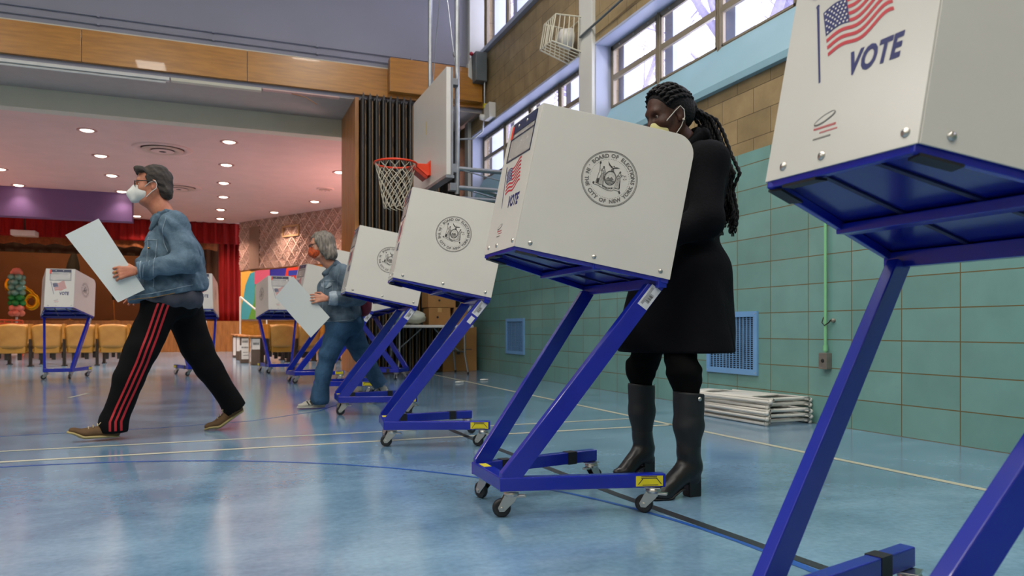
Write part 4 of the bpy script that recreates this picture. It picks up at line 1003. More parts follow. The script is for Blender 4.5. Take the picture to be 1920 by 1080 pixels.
# ================================================================ PEOPLE
# bodies and clothes are grown as smooth distance fields and skinned into one continuous surface each
class SDF:
    def __init__(s, lo, hi, res):
        s.lo = np.array(lo, float); s.res = res; s.n = np.ceil((np.array(hi)-s.lo)/res).astype(int)+1
        s.F = np.full(s.n, .06, np.float32); s.ax = [(s.lo[i]+res*np.arange(s.n[i])).astype(np.float32) for i in range(3)]
    def sub(s, lo, hi, m):
        a = np.maximum(np.floor((np.array(lo)-m-s.lo)/s.res).astype(int), 0); b = np.minimum(np.ceil((np.array(hi)+m-s.lo)/s.res).astype(int)+1, s.n)
        if (b <= a).any(): return None
        sl = tuple(slice(a[i], b[i]) for i in range(3))
        X, Y, Z = np.meshgrid(*[s.ax[i][sl[i]] for i in range(3)], indexing='ij'); return sl, X, Y, Z
    def mix(s, sl, d, k, op):
        F = s.F[sl]
        if op == 'u':
            if k > 0: h = np.clip(.5+.5*(F-d)/k, 0, 1); s.F[sl] = F*(1-h)+d*h-k*h*(1-h)
            else: s.F[sl] = np.minimum(F, d)
        elif op == 's':
            d = -d
            if k > 0: h = np.clip(.5-.5*(F-d)/k, 0, 1); s.F[sl] = F*(1-h)+d*h+k*h*(1-h)
            else: s.F[sl] = np.maximum(F, d)
    def cap(s, a, b, r0, r1=None, k=.02, op='u', flat=None):
        """tapered capsule; flat=(direction, factor) squashes it along a direction"""
        r1 = r0 if r1 is None else r1; a = np.array(a, float); b = np.array(b, float); R = max(r0, r1)
        ff = 1.0 if flat is None else max(1, flat[1]); q = s.sub(np.minimum(a, b)-R*ff, np.maximum(a, b)+R*ff, .05)
        if q is None: return s
        sl, X, Y, Z = q; d = b-a; L2 = max(d@d, 1e-9); px, py, pz = X-a[0], Y-a[1], Z-a[2]
        t = np.clip((px*d[0]+py*d[1]+pz*d[2])/L2, 0, 1); qx, qy, qz = px-t*d[0], py-t*d[1], pz-t*d[2]
        if flat is not None:
            n = np.array(flat[0], float); n /= np.linalg.norm(n); dn = qx*n[0]+qy*n[1]+qz*n[2]; c = 1/flat[1]-1
            qx, qy, qz = qx+c*dn*n[0], qy+c*dn*n[1], qz+c*dn*n[2]
        s.mix(sl, np.sqrt(qx*qx+qy*qy+qz*qz)-(r0+(r1-r0)*t), k, op); return s
    def ell(s, c, r, k=.02, op='u', rot=None):
        c = np.array(c, float); r = np.array(r, float); R = r.max(); q = s.sub(c-R, c+R, .05)
        if q is None: return s
        sl, X, Y, Z = q; p = [X-c[0], Y-c[1], Z-c[2]]
        if rot is not None: p = [rot[0][i]*p[0]+rot[1][i]*p[1]+rot[2][i]*p[2] for i in range(3)]
        k0 = np.sqrt(sum((p[i]/r[i])**2 for i in range(3))); k1 = np.sqrt(sum((p[i]/r[i]**2)**2 for i in range(3)))
        s.mix(sl, k0*(k0-1)/np.maximum(k1, 1e-6), k, op); return s
    def plane(s, p, n, k=.004):
        """keep the half space behind plane (p, n)"""
        n = np.array(n, float); n /= np.linalg.norm(n); X, Y, Z = np.meshgrid(*s.ax, indexing='ij')
        d = (X-p[0])*n[0]+(Y-p[1])*n[1]+(Z-p[2])*n[2]; s.mix((slice(None),)*3, -d, k, 's'); return s
    def wrinkle(s, amp, freq, seed=0, dirs=None):
        X, Y, Z = np.meshgrid(*s.ax, indexing='ij'); rg = np.random.RandomState(seed); D = 0
        for i in range(6):
            v = rg.randn(3) if dirs is None else np.array(dirs)+rg.randn(3)*.45; v = v/np.linalg.norm(v)*freq*rg.uniform(.6, 1.6)
            w_ = rg.randn(3)*freq*.4
            D = D+np.sin(X*v[0]+Y*v[1]+Z*v[2]+rg.uniform(0, 6)+1.2*np.sin(X*w_[0]+Y*w_[1]+Z*w_[2]))
        s.F += (amp*D/2.5).astype(np.float32); return s
    def mesh(s, name, mats, pick=None):
        F = s.F.copy(); F[0] = F[-1] = .05; F[:, 0] = F[:, -1] = .05; F[:, :, 0] = F[:, :, -1] = .05
        ins = F < 0; n = np.array(F.shape)
        c = sum(ins[i:n[0]-1+i, j:n[1]-1+j, k:n[2]-1+k].astype(np.int8) for i in (0, 1) for j in (0, 1) for k in (0, 1))
        act = (c > 0) & (c < 8); idx = -np.ones(act.shape, np.int64); P = np.argwhere(act); idx[act] = np.arange(len(P))
        acc = np.zeros((len(P), 3)); cnt = np.zeros(len(P)); I, J, K = P.T
        for ax in range(3):
            o1, o2 = [q for q in range(3) if q != ax]
            for u in (0, 1):
                for v in (0, 1):
                    off = np.zeros(3, int); off[o1] = u; off[o2] = v; of2 = off.copy(); of2[ax] = 1
                    f0 = F[I+off[0], J+off[1], K+off[2]]; f1 = F[I+of2[0], J+of2[1], K+of2[2]]; m = (f0 < 0) != (f1 < 0)
                    t = f0[m]/(f0[m]-f1[m]); pp = np.tile(off.astype(float), (m.sum(), 1)); pp[:, ax] = t; acc[m] += pp; cnt[m] += 1
        V = (P+acc/cnt[:, None])*s.res+s.lo
        Q = []
        for ax in range(3):
            o1, o2 = [(1, 2), (2, 0), (0, 1)][ax]; sl0 = [slice(None)]*3; sl1 = [slice(None)]*3
            sl0[ax] = slice(0, n[ax]-1); sl1[ax] = slice(1, n[ax]); A = ins[tuple(sl0)]; B = ins[tuple(sl1)]
            E_ = np.argwhere(A != B); e = E_[(E_[:, o1] > 0) & (E_[:, o2] > 0) & (E_[:, o1] < n[o1]-1) & (E_[:, o2] < n[o2]-1)]
            fl = A[tuple(e.T)]; q = []
            for u, v in ((1, 1), (0, 1), (0, 0), (1, 0)):
                g = e.copy(); g[:, o1] -= u; g[:, o2] -= v; q.append(idx[tuple(g.T)])
            q = np.stack(q, 1); q[~fl] = q[~fl][:, ::-1]; Q.append(q)
        Q = np.concatenate(Q); Q = Q[(Q >= 0).all(1)]
        me = bpy.data.meshes.new(name); me.vertices.add(len(V)); me.vertices.foreach_set('co', V.astype(np.float32).ravel())
        me.loops.add(len(Q)*4); me.loops.foreach_set('vertex_index', Q.astype(np.int32).ravel())
        me.polygons.add(len(Q)); me.polygons.foreach_set('loop_start', np.arange(0, len(Q)*4, 4, dtype=np.int32)); me.polygons.foreach_set('loop_total', np.full(len(Q), 4, np.int32))
        me.update(calc_edges=True)
        for m in (mats if isinstance(mats, (list, tuple)) else [mats]): me.materials.append(m)
        if pick is not None:
            ctr = V[Q].mean(1); me.polygons.foreach_set('material_index', pick(ctr).astype(np.int32))
        me.polygons.foreach_set('use_smooth', np.ones(len(Q), bool)); me.validate(); return me
    def build(s, name, mats, parent, pick=None, smooth=2, thick=None):
        o = bpy.data.objects.new(name, s.mesh(name, mats, pick)); C.objects.link(o); o.parent = parent
        if smooth: q = o.modifiers.new('smooth', 'SMOOTH'); q.factor = .5; q.iterations = smooth
        return o
def V3(*a): return np.array(a, float)
def fr(f, u):
    f = np.array(f, float); f /= np.linalg.norm(f); u = np.array(u, float); u -= f*(u@f); u /= np.linalg.norm(u); return f, u, np.cross(u, f)   # forward, up, left

def head(s, c, F_, sc=1.0, k=.012, female=False):
    """face looking along F_[0]; c = point between the ears"""
    f, u, l = F_
    def p(a, b, h): return c+sc*(a*f+b*l+h*u)
    R = np.array([f, l, u])
    def el(pt, r, kk=k, op='u'): s.ell(p(*pt), np.array(r)*sc, kk, op, R)
    el((-.008, 0, .045), (.098, .076, .086)); el((.020, 0, .0), (.080, .068, .085)); el((.036, 0, -.045), (.056, .054, .062))
    el((.055, 0, -.093), (.034, .032, .026), .02); s.cap(p(-.012, .052, -.03), p(.045, .030, -.088), .024*sc, .022*sc, .02); s.cap(p(-.012, -.052, -.03), p(.045, -.030, -.088), .024*sc, .022*sc, .02)
    s.cap(p(.082, -.03, .034), p(.082, .03, .034), .013*sc, .013*sc, .018)              # brow
    s.cap(p(.090, 0, .022), p(.108, 0, -.020), .0085*sc, .012*sc, .010); s.cap(p(.098, -.010, -.026), p(.098, .010, -.026), .008*sc, .008*sc, .008)
    for b in (-1, 1): el((.094, b*.030, .010), (.016, .018, .011), .012, 's'); el((.062, b*.042, -.020), (.026, .022, .022), .02)
    for b in (-1, 1): s.cap(p(.0835, b*.017, .0185), p(.0775, b*.043, .0165), .0052*sc, .0045*sc, .005); s.cap(p(.0830, b*.018, .0030), p(.0775, b*.042, .0045), .0045*sc, .004*sc, .005)
    s.cap(p(.090, -.016, -.052), p(.090, .016, -.052), .0065*sc, None, .006); s.cap(p(.088, -.013, -.062), p(.088, .013, -.062), .007*sc, None, .006)
    for b in (-1, 1):
        el((-.004, b*.078, .000), (.019, .008, .031), .006); el((.004, b*.084, .002), (.010, .006, .018), .004, 's'); el((.004, b*.078, -.025), (.009, .006, .009), .005)
def eyes(parent, c, F_, sc=1.0, iris='#3a2a1c', white='#c9c4bc'):
    f, u, l = F_
    for b in (-1, 1):
        q = c+sc*(.0755*f+b*.030*l+.011*u); bm_ = MB(); bm_.ball(q, .0118*sc, 0, 14); g = q+f*.0065*sc; bm_.ball(g, .0062*sc, 1, 10); bm_.ball(g+f*.0040*sc, .003*sc, 2, 8)
        bm_.build('eye', [mat('eye_white_'+white[1:], white, .45), mat('iris'+iris[1:], iris, .2), mat('pupil', '#0a0a0a', .15)], parent)
def hand(s, wrist, D, N, curl=.5, L=.185, thumb=1, spread=.06, fold=None, k=.007):
    """wrist point, D finger direction, N back-of-hand normal; fingers curl away from N; thumb=+-1 side"""
    D = D/np.linalg.norm(D); N = N-D*(N@D); N /= np.linalg.norm(N); S = np.cross(D, N)*thumb   # S points to the thumb side
    w_ = L*.22; pl = L*.50
    for i, t in enumerate((-.85, -.30, .28, .82)):
        s.cap(wrist+S*t*w_*.55, wrist+D*pl+S*t*w_, L*.062, L*.058, .012)
    ln = [.33, .40, .44, .40]; ln = [L*q for q in (.32, .40, .435, .39)]
    for i, t in enumerate((-.95, -.33, .30, .92)):
        p = wrist+D*pl*(.98-.05*(i == 0))+S*t*w_; cu = curl if not hasattr(curl, '__len__') else curl[i]
        d = D*math.cos(cu*.7)-N*math.sin(cu*.7)+S*spread*t; ang = cu*.7; r = L*(.047 if i else .042)
        for j, seg in enumerate((.46, .30, .24)):
            d = D*math.cos(ang)-N*math.sin(ang)+S*spread*t; d /= np.linalg.norm(d); q = p+d*ln[i]*seg; s.cap(p, q, r, r*.93, k); r *= .93; p = q; ang += cu
    p = wrist+D*pl*.22+S*w_*.8-N*L*.03; d = D*.62+S*.65-N*.35; d /= np.linalg.norm(d); q = p+d*L*.24; s.cap(p, q, L*.066, L*.055, .012)
    d2 = D*.85+S*.12-N*.5; d2 /= np.linalg.norm(d2); q2 = q+d2*L*.17; s.cap(q, q2, L*.054, L*.048, k); q3 = q2+(d2-N*.2)*L*.12; s.cap(q2, q3, L*.048, L*.042, k)

def skin(name, c1, c2): return mat(name, c1, .5, 0, .4, color2=c2, scale=22, bump=.12, bscale=220)
def denim(name, c1, c2):
    m, N, L, B = nt(name)
    tc = N.new('ShaderNodeTexCoord'); n = N.new('ShaderNodeTexNoise'); n.inputs['Scale'].default_value = 6.5; n.inputs['Detail'].default_value = 7; n.inputs['Roughness'].default_value = .62; n.inputs['Distortion'].default_value = .6
    L.new(tc.outputs['Object'], n.inputs['Vector']); r = N.new('ShaderNodeValToRGB'); L.new(n.outputs['Fac'], r.inputs[0])
    r.color_ramp.elements[0].position = .36; r.color_ramp.elements[0].color = rgb(c2); r.color_ramp.elements[1].position = .62; r.color_ramp.elements[1].color = rgb(c1)
    wv = N.new('ShaderNodeTexNoise'); wv.inputs['Scale'].default_value = 380; L.new(tc.outputs['Object'], wv.inputs['Vector'])
    mx = N.new('ShaderNodeMix'); mx.data_type = 'RGBA'; mx.blend_type = 'OVERLAY'; mx.inputs[0].default_value = .35; L.new(r.outputs[0], mx.inputs[6]); L.new(wv.outputs['Fac'], mx.inputs[7]); L.new(mx.outputs[2], B.inputs['Base Color'])
    n4 = N.new('ShaderNodeTexNoise'); n4.inputs['Scale'].default_value = 22; n4.inputs['Detail'].default_value = 3; n4.inputs['Distortion'].default_value = 1.2; L.new(tc.outputs['Object'], n4.inputs['Vector'])
    b = N.new('ShaderNodeBump'); b.inputs['Strength'].default_value = .5; b.inputs['Distance'].default_value = .012; L.new(n4.outputs['Fac'], b.inputs['Height']); L.new(b.outputs[0], B.inputs['Normal'])
    B.inputs['Roughness'].default_value = .85; B.inputs['Specular IOR Level'].default_value = .2; return m
def bodyf(s, sh, neck, hc, hips, knees, ankles, elbows, wrists, sc=1.0):
    """hidden trunk and limbs under the clothes, one skin with head and hands"""
    pel = (hips[0]+hips[1])/2; chest = sh[0]*.5+sh[1]*.5
    s.cap(pel, chest-V3(0, 0, .10), .10*sc, .11*sc, .04); s.cap(sh[0], sh[1], .055*sc, .055*sc, .04); s.cap(chest, neck, .06*sc, .052*sc, .03); s.cap(neck, hc, .052*sc, .05*sc, .03)
    for i in (0, 1):
        s.cap(hips[i], knees[i], .070*sc, .048*sc, .03); s.cap(knees[i], ankles[i], .046*sc, .032*sc, .02)
        s.cap(sh[i], elbows[i], .042*sc, .036*sc, .02); s.cap(elbows[i], wrists[i], .036*sc, .026*sc, .02)
def shoe(parent, heel, toe, up, m_up, m_sole, name='shoe', h=.075, w_=.043, bend=0, laces=None, sole_t=.016, ankle=None):
    """a low shoe from heel to toe; 'bend' lifts the heel about the ball"""
    heel = np.array(heel, float); toe = np.array(toe, float); up = np.array(up, float)
    d = toe-heel; L = np.linalg.norm(d); d /= L; up -= d*(up@d); up /= np.linalg.norm(up); lo = np.minimum(heel, toe)-.12; hi = np.maximum(heel, toe)+.14
    ball = heel+d*L*.66; hl = heel.copy()
    if bend: ball = heel+d*L*.64-up*bend
    f2 = toe-ball; f2 /= np.linalg.norm(f2); sd = np.cross(d, up)
    s = SDF(lo, hi, .004)
    s.cap(hl+up*.030+d*.028, hl+up*(h-.01)+d*.035, w_*.74, w_*.72, .01); s.cap(hl+up*.034+d*.03, ball+up*.034, w_*.72, w_*.86, .012, flat=(up, .8)); s.cap(ball+up*.030, toe+up*.026-f2*.04, w_*.88, w_*.70, .012, flat=(up, .60))
    s.cap(hl+up*(h-.012)+d*.05, ball+up*.040-d*.02, w_*.62, w_*.55, .02)
    o = s.build(name, m_up, parent, smooth=1)
    s2 = SDF(lo-.02, hi+.02, .004)
    s2.cap(hl+up*.010+d*.030, ball+up*.010, w_*.80, w_*1.0, .006, flat=(up, .30)); s2.cap(ball+up*.010, toe+up*.012-f2*.038, w_*1.0, w_*.86, .006, flat=(up, .28))
    s2.build('sole', m_sole, o, smooth=1)
    if laces:
        b = MB(); q0 = hl+d*L*.36+up*(h+.004); q1 = ball+up*.062
        for k in range(4):
            t = k/3.5; c0 = q0+(q1-q0)*t; b.tube([c0-sd*.022-up*.006, c0+up*.006+d*.004, c0+sd*.022-up*.006+d*.008], .0025, 6)
        b.tube([q0+up*.002, q0-d*.006+up*.022+sd*.012, q0-d*.02+up*.020, q0+up*.003], .0022, 6).tube([q0, q0+d*.012+up*.006-sd*.03, q0+d*.02-up*.01-sd*.036], .0022, 6); b.build('laces', laces, o)
    return o
def mask_straps(parent, pts_list, m, r=.0022):
    b = MB()
    for p in pts_list: b.tube([tuple(q) for q in p], r, 6)
    return b.build('ear_loops', m, parent)
def glasses(parent, c, F_, m, sc=1.0):
    f, u, l = F_
    def p(a, b_, h): return Vector(c+sc*(a*f+b_*l+h*u))
    b = MB()
    for s_ in (-1, 1):
        b.tube([p(.106, s_*(.034+.026*math.cos(a)), .012+.018*math.sin(a)) for a in [2*math.pi*k/20 for k in range(20)]], .0024, 6, closed=True)
        b.tube([p(.103, s_*.060, .020), p(.09, s_*.076, .022), p(.0, s_*.086, .022), p(-.015, s_*.084, .008)], .0028, 6)
    b.tube([p(.107, -.009, .016), p(.109, 0, .019), p(.107, .009, .016)], .002, 6); g = b.build('glasses', m, parent)
    b = MB()
    for s_ in (-1, 1): b.poly([p(.106, s_*(.034+.025*math.cos(a)), .012+.017*math.sin(a)) for a in [2*math.pi*k/20 for k in range(20)]])
    b.build('lens', M['film'], g)
def folder(name, corners, y, label, crease=.0, tilt=.02):
    """stiff white ballot privacy folder: two leaves joined along a fold"""
    P3 = [Vector((x, y+dy, z)) for (x, z), dy in zip(corners, (tilt, 0, 0, tilt))]
    e = empty(name, tuple(P3[3]), 0, label, 'ballot folder'); P3 = [p-P3[3] for p in P3]
    n = (P3[1]-P3[0]).cross(P3[3]-P3[0]).normalized()
    for k, off in enumerate((0, .0016)):
        g = []
        for i in range(9):
            t = i/8; a = P3[0].lerp(P3[3], t); c_ = P3[1].lerp(P3[2], t); bow = crease*math.sin(math.pi*t)
            g.append([a.lerp(c_, j/6)+n*(off+bow+.002*k*j/6) for j in range(7)])
        MB().sheet(g, sm=False).build('leaf', mat('white_card_folder', '#cdd2d0', .4), e, solid=.0006)
    return e
# ---------------------------------------------------------------- walking man in denim
def man():
    e = empty('person', (-.30, 5.3, 0), 0, 'man in denim jacket, white mask and red-striped black track pants, striding left', 'person')
    O = V3(-.30, 5.3, 0)
    def W(x, y, z): return V3(x, y, z)-O      # world point -> person frame
    F_ = fr((-1, -.05, -.06), (0, 0, 1)); hc = W(-.375, 5.3, 1.605)
    sk = skin('man_skin', '#b5775c', '#a2624a')
    shL, shR = W(-.245, 5.10, 1.335), W(-.265, 5.50, 1.335); neck = W(-.315, 5.3, 1.44)
    hL, hR = W(-.30, 5.20, .86), W(-.28, 5.40, .86); kL, kR = W(-.47, 5.18, .455), W(-.075, 5.42, .46); aL, aR = W(-.595, 5.18, .10), W(.125, 5.42, .145)
    elL, elR = W(-.165, 5.03, 1.105), W(-.28, 5.60, 1.06); wL, wR = W(-.425, 5.03, 1.045), W(-.46, 5.52, .98)
    s = SDF(W(-.98, 4.9, 0), W(.3, 5.75, 1.76), .0055)
    bodyf(s, (shL, shR), neck, hc-F_[1]*.05-F_[0]*.01, (hL, hR), (kL, kR), (aL, aR), (elL, elR), (wL, wR), .85)
    s.cap(neck, hc-F_[1]*.05+F_[0]*.0, .058, .055, .02); head(s, hc, F_, 1.0); s.cap(hc+F_[0]*.05-F_[1]*.085, neck+F_[0]*.03-V3(0, 0, -.02), .035, .045, .03)
    hand(s, W(-.455, 5.03, 1.040), V3(-.93, .0, -.16), V3(.05, -1, .25), curl=.62, L=.172, thumb=1, spread=.02)
    hand(s, W(-.48, 5.52, .97), V3(-.5, 0, -.85), V3(0, 1, 0), curl=.5, L=.178, thumb=-1)
    s.build('body', sk, e, smooth=1); eyes(e, hc, F_)
    MB().tube([Vector(W(-.560, 5.005, 1.025))+Vector((.004*math.sin(a), .0105*math.cos(a), .0105*math.sin(a))) for a in [2*math.pi*k/14 for k in range(14)]], .0015, 5, closed=True).build('ring', mat('gold_ring', '#c9a050', .25, 1), e)
    # hair
    s = SDF(hc-.17, hc+.17, .004); R = np.array([F_[0], F_[2], F_[1]])
    def p(a, b, h): return hc+a*F_[0]+b*F_[2]+h*F_[1]
    s.ell(p(-.018, 0, .052), (.100, .084, .089), .01, 'u', R); s.ell(p(-.055, 0, .0), (.060, .078, .072), .02, 'u', R); s.cap(p(-.072, -.035, -.055), p(-.072, .035, -.055), .034, .034, .03)
    s.cap(p(.070, -.045, .098), p(.070, .045, .098), .026, .026, .025); s.cap(p(.088, -.02, .112), p(.092, .03, .110), .016, .014, .02)
    s.ell(p(.075, 0, .015), (.070, .10, .072), .012, 's', R); s.ell(p(.045, 0, -.05), (.075, .2, .060), .012, 's', R)
    for b in (-1, 1): s.ell(p(.002, b*.085, -.002), (.026, .022, .034), .008, 's', R); s.cap(p(.030, b*.070, .05), p(.030, b*.074, .01), .010, .006, .012)
    s.wrinkle(.0026, 130, 3, (.2, .1, 1)); s.build('hair', mat('greying_brown_hair', '#35291f', .6, color2='#120d0a', scale=26, stretch=(1, 1, 3), bump=.6, bscale=160), e, smooth=0)
    # mask
    s = SDF(hc-.18, hc+.18, .004)
    s.ell(p(.060, 0, -.048), (.062, .062, .058), .01, 'u', R); s.cap(p(.100, 0, -.018), p(.138, 0, -.050), .020, .016, .03); s.cap(p(.138, 0, -.045), p(.118, 0, -.085), .014, .024, .03); s.cap(p(.108, 0, .004), p(.13, 0, -.04), .010, .012, .02)
    s.plane(p(.036, 0, 0), -F_[0]-.15*F_[1]); s.plane(p(.075, 0, .002), F_[1]-.15*F_[0]); s.plane(p(.07, 0, -.108), -F_[1])
    wm = mat('white_mask_fabric', '#c9cac6', .7, bump=.1, bscale=200); mk = s.build('face_mask', wm, e, smooth=2)
    for b in (-1, 1): mask_straps(e, [[p(.050, b*.064, -.014), p(.02, b*.080, .012), p(-.014, b*.087, .022), p(-.022, b*.085, .0), p(-.016, b*.083, -.026), p(.01, b*.078, -.045), p(.045, b*.060, -.078)]], wm)
    glasses(e, hc, F_, mat('dark_glasses_frame', '#1a1410', .3))
    # denim jacket
    dn = denim('washed_denim', '#5f7484', '#3c4f5e'); s = SDF(W(-.75, 4.85, .80), W(.2, 5.8, 1.52), .006)
    up = V3(0, 0, 1)
    s.cap(W(-.29, 5.3, 1.22), W(-.30, 5.3, .93), .135, .150, .05, flat=((0, 1, 0), 1.5)); s.cap(W(-.24, 5.3, 1.24), W(-.20, 5.3, .98), .12, .14, .06, flat=((0, 1, 0), 1.35)); s.cap(W(-.36, 5.3, 1.14), W(-.40, 5.3, .90), .09, .115, .06, flat=((0, 1, 0), 1.5))
    s.cap(shL, shR, .080, .080, .06); s.cap(W(-.25, 5.3, 1.34), neck-V3(.0, 0, .03), .10, .075, .04)
    s.cap(W(-.15, 5.3, 1.18), W(-.13, 5.3, 1.0), .07, .07, .06, flat=((0, 1, 0), 2.0))
    s.cap(W(-.43, 5.3, .895), W(-.17, 5.3, .955), .090, .095, .05, flat=((0, 1, 0), 2.35))
    s.cap(shL, W(-.185, 5.06, 1.20), .076, .070, .04); s.cap(W(-.185, 5.06, 1.20), elL, .070, .068, .03); s.cap(elL, wL+V3(.02, 0, 0), .068, .052, .025); s.cap(wL+V3(.045, 0, .0), wL-V3(.0, 0, 0), .052, .050, .01)
    s.cap(shR, elR, .080, .07, .05); s.cap(elR, wR, .07, .052, .03)
    s.wrinkle(.0065, 30, 5, (1, 0, .8)); s.wrinkle(.0028, 70, 6, (1, .2, .4))
    # neck opening, arm ends, hem cut along a slanting line (lower in front)
    s.cap(neck+V3(-.01, 0, .0), neck+V3(-.03, 0, .12), .062, .075, .01, 's'); s.plane(wL-V3(.005, 0, 0), V3(-1, 0, -.1)) if False else None
    s.plane(W(-.52, 5.3, .845), V3(.21, 0, -1))
    for wq, dd in ((wL, V3(-1, .03, -.12)), (wR, V3(-.6, -.1, -.75))): s.cap(wq+dd*.066, wq+dd*.12, .062, .062, .003, 's')
    jk = s.build('denim_jacket', dn, e, smooth=1)
    # collar
    s = SDF(neck-.16, neck+.16, .004)
    for b in (-1, 1):
        s.cap(neck+V3(.045, 0, .005), neck+V3(.02, b*.070, -.005), .022, .020, .01, flat=((1, 0, .4), .5)); s.cap(neck+V3(.02, b*.072, -.005), neck+V3(-.050, b*.070, -.060), .020, .026, .01, flat=((0, 1, .35), .42))
        s.cap(neck+V3(-.035, b*.082, -.050), neck+V3(-.070, b*.088, -.120), .024, .012, .01, flat=((0, 1, .3), .45))
    s.build('collar', dn, jk, smooth=1)
    # waistband, pocket flap, button, seams follow the near side of the jacket
    dnl = denim('worn_denim_edge', '#92a2ac', '#5a6c7a'); st = mat('ochre_stitching', '#8a6a3c', .7); cop = mat('copper_button', '#b08348', .3, 1)
    def near_y(x, z):   # surface point on the near (camera) side, found in the field later by a ray march
        return x, z
    JF = s_j = None
    return_dict = dict(e=e, jk=jk, O=O)
    dg = bpy.context.evaluated_depsgraph_get(); dg.update()
    from mathutils.bvhtree import BVHTree
    ob = jk.evaluated_get(dg); bv = BVHTree.FromObject(ob, dg)
    def hit(x, z, off=.002):
        q = W(x, 4.7, z); h = bv.ray_cast(Vector(q), Vector((0, 1, 0)))
        return (h[0]-Vector((0, off, 0))) if h[0] else None
    def seam(pts, r, m, name='seam', off=.0015):
        r *= 1.25
        out = []
        for (x0_, z0_), (x1_, z1_) in zip(pts[:-1], pts[1:]):
            for k in range(8):
                t = k/8; h = hit(x0_+(x1_-x0_)*t, z0_+(z1_-z0_)*t, off)
                if h: out.append(h)
        if len(out) > 2: MB().tube(out, r, 6).build(name, m, jk)
    seam([(-.50, .885), (-.36, .905), (-.24, .935), (-.12, .968)], .0028, dnl, 'hem_seam'); seam([(-.50, .845+.02), (-.36, .90-.02), (-.22, .915)], .002, st, 'hem_stitch')
    seam([(-.395, 1.26), (-.40, 1.12), (-.42, .93)], .0022, dnl); seam([(-.34, 1.245), (-.35, 1.10), (-.36, .92)], .0022, dnl)
    seam([(-.45, 1.235), (-.40, 1.245), (-.33, 1.24)], .0028, dnl); seam([(-.285, 1.37), (-.305, 1.30), (-.30, 1.22), (-.275, 1.16)], .0030, dnl, 'armhole_seam')
    fb = MB(); q = [hit(x, z, .011) for x, z in ((-.430, 1.215), (-.352, 1.222), (-.352, 1.195), (-.390, 1.172), (-.430, 1.188))]
    if all(q): fb.prism(q, (0, .010, 0)); fb.build('pocket_flap', dnl, jk, bevel=.002)
    h = hit(-.391, 1.190, .016)
    if h: MB().lathe([(.007, 0), (.006, -.003), (0, -.004)], tuple(h), 'Y', 12).build('button', cop, jk)
    b = MB(); b.tube([Vector(wL+V3(.0, 0, 0))+Vector((-.004*math.sin(a)*0, .0515*math.cos(a), .0515*math.sin(a))) for a in [2*math.pi*k/24 for k in range(24)]], .004, 6, closed=True)
    b.tube([Vector(wL+V3(.048, 0, .004))+Vector((0, .055*math.cos(a), .055*math.sin(a))) for a in [2*math.pi*k/24 for k in range(24)]], .003, 6, closed=True); b.build('cuff_edge', dnl, jk)
    # dark tee hem
    s = SDF(W(-.6, 5.0, .76), W(.1, 5.6, 1.0), .006); s.cap(W(-.36, 5.3, .88), W(-.175, 5.3, .89), .095, .10, .03, flat=((0, 1, 0), 2.25)); s.wrinkle(.003, 40, 8, (1, 0, 0)); s.plane(W(-.36, 5.3, .85), V3(-.34, 0, -1)); s.plane(W(-.3, 5.3, .93), V3(0, 0, 1))
    s.build('tee_shirt', mat('charcoal_tee', '#3c3e48', .85), e, smooth=1)
    # black track pants with three red stripes
    s = SDF(W(-.8, 4.95, .02), W(.35, 5.65, .98), .006)
    s.cap(W(-.34, 5.3, .87), W(-.20, 5.3, .87), .105, .112, .04, flat=((0, 1, 0), 1.45))
    s.cap(W(-.335, 5.215, .81), W(-.43, 5.19, .56), .115, .098, .05); s.cap(W(-.43, 5.19, .56), W(-.505, 5.18, .38), .098, .086, .03); s.cap(W(-.505, 5.18, .38), W(-.590, 5.18, .10), .084, .078, .03); s.cap(W(-.585, 5.18, .12), W(-.590, 5.18, .075), .08, .082, .02)
    s.cap(W(-.215, 5.40, .83), W(-.115, 5.41, .56), .122, .098, .05); s.cap(W(-.115, 5.41, .56), W(-.045, 5.42, .42), .098, .086, .03); s.cap(W(-.045, 5.42, .42), W(.115, 5.42, .155), .084, .070, .03); s.cap(W(.10, 5.42, .175), W(.135, 5.42, .125), .070, .072, .02)
    s.wrinkle(.0045, 26, 12, (.9, .1, .6)); s.plane(W(-.59, 5.18, .045), V3(0, 0, -1)); s.plane(W(-.52, 5.3, .862), V3(-.21, 0, 1)); s.cap(W(.16, 5.42, .095), W(.215, 5.42, .00), .085, .10, .004, 's')
    blk = mat('black_jersey', '#060608', .88, 0, .15, bump=.2, bscale=30); rd = mat('red_stripe', '#a81420', .6)
    tr = s.build('track_pants', blk, e, smooth=2)
    dg.update(); bv2 = BVHTree.FromObject(tr.evaluated_get(dg), dg)
    line_ = [(-.310, .845), (-.325, .80), (-.375, .64), (-.430, .48), (-.490, .33), (-.545, .20), (-.575, .12), (-.575, .055)]
    for kk in range(3):
        L3 = []; R3 = []; dx = -.024+.030*kk
        for (x0_, z0_), (x1_, z1_) in zip(line_[:-1], line_[1:]):
            for i in range(10):
                t = i/10; x = x0_+(x1_-x0_)*t+dx; z = z0_+(z1_-z0_)*t
                a = bv2.ray_cast(Vector(W(x-.0065, 4.7, z)), Vector((0, 1, 0))); c_ = bv2.ray_cast(Vector(W(x+.0065, 4.7, z)), Vector((0, 1, 0)))
                if a[0] and c_[0]: L3.append(a[0]-Vector((0, .0022, 0))); R3.append(c_[0]-Vector((0, .0022, 0)))
        n = len(L3); MB().add(L3+R3, [(i, i+n, i+1+n, i+1) for i in range(n-1)]).build('side_stripe', rd, tr)
    b = MB(); ok = True
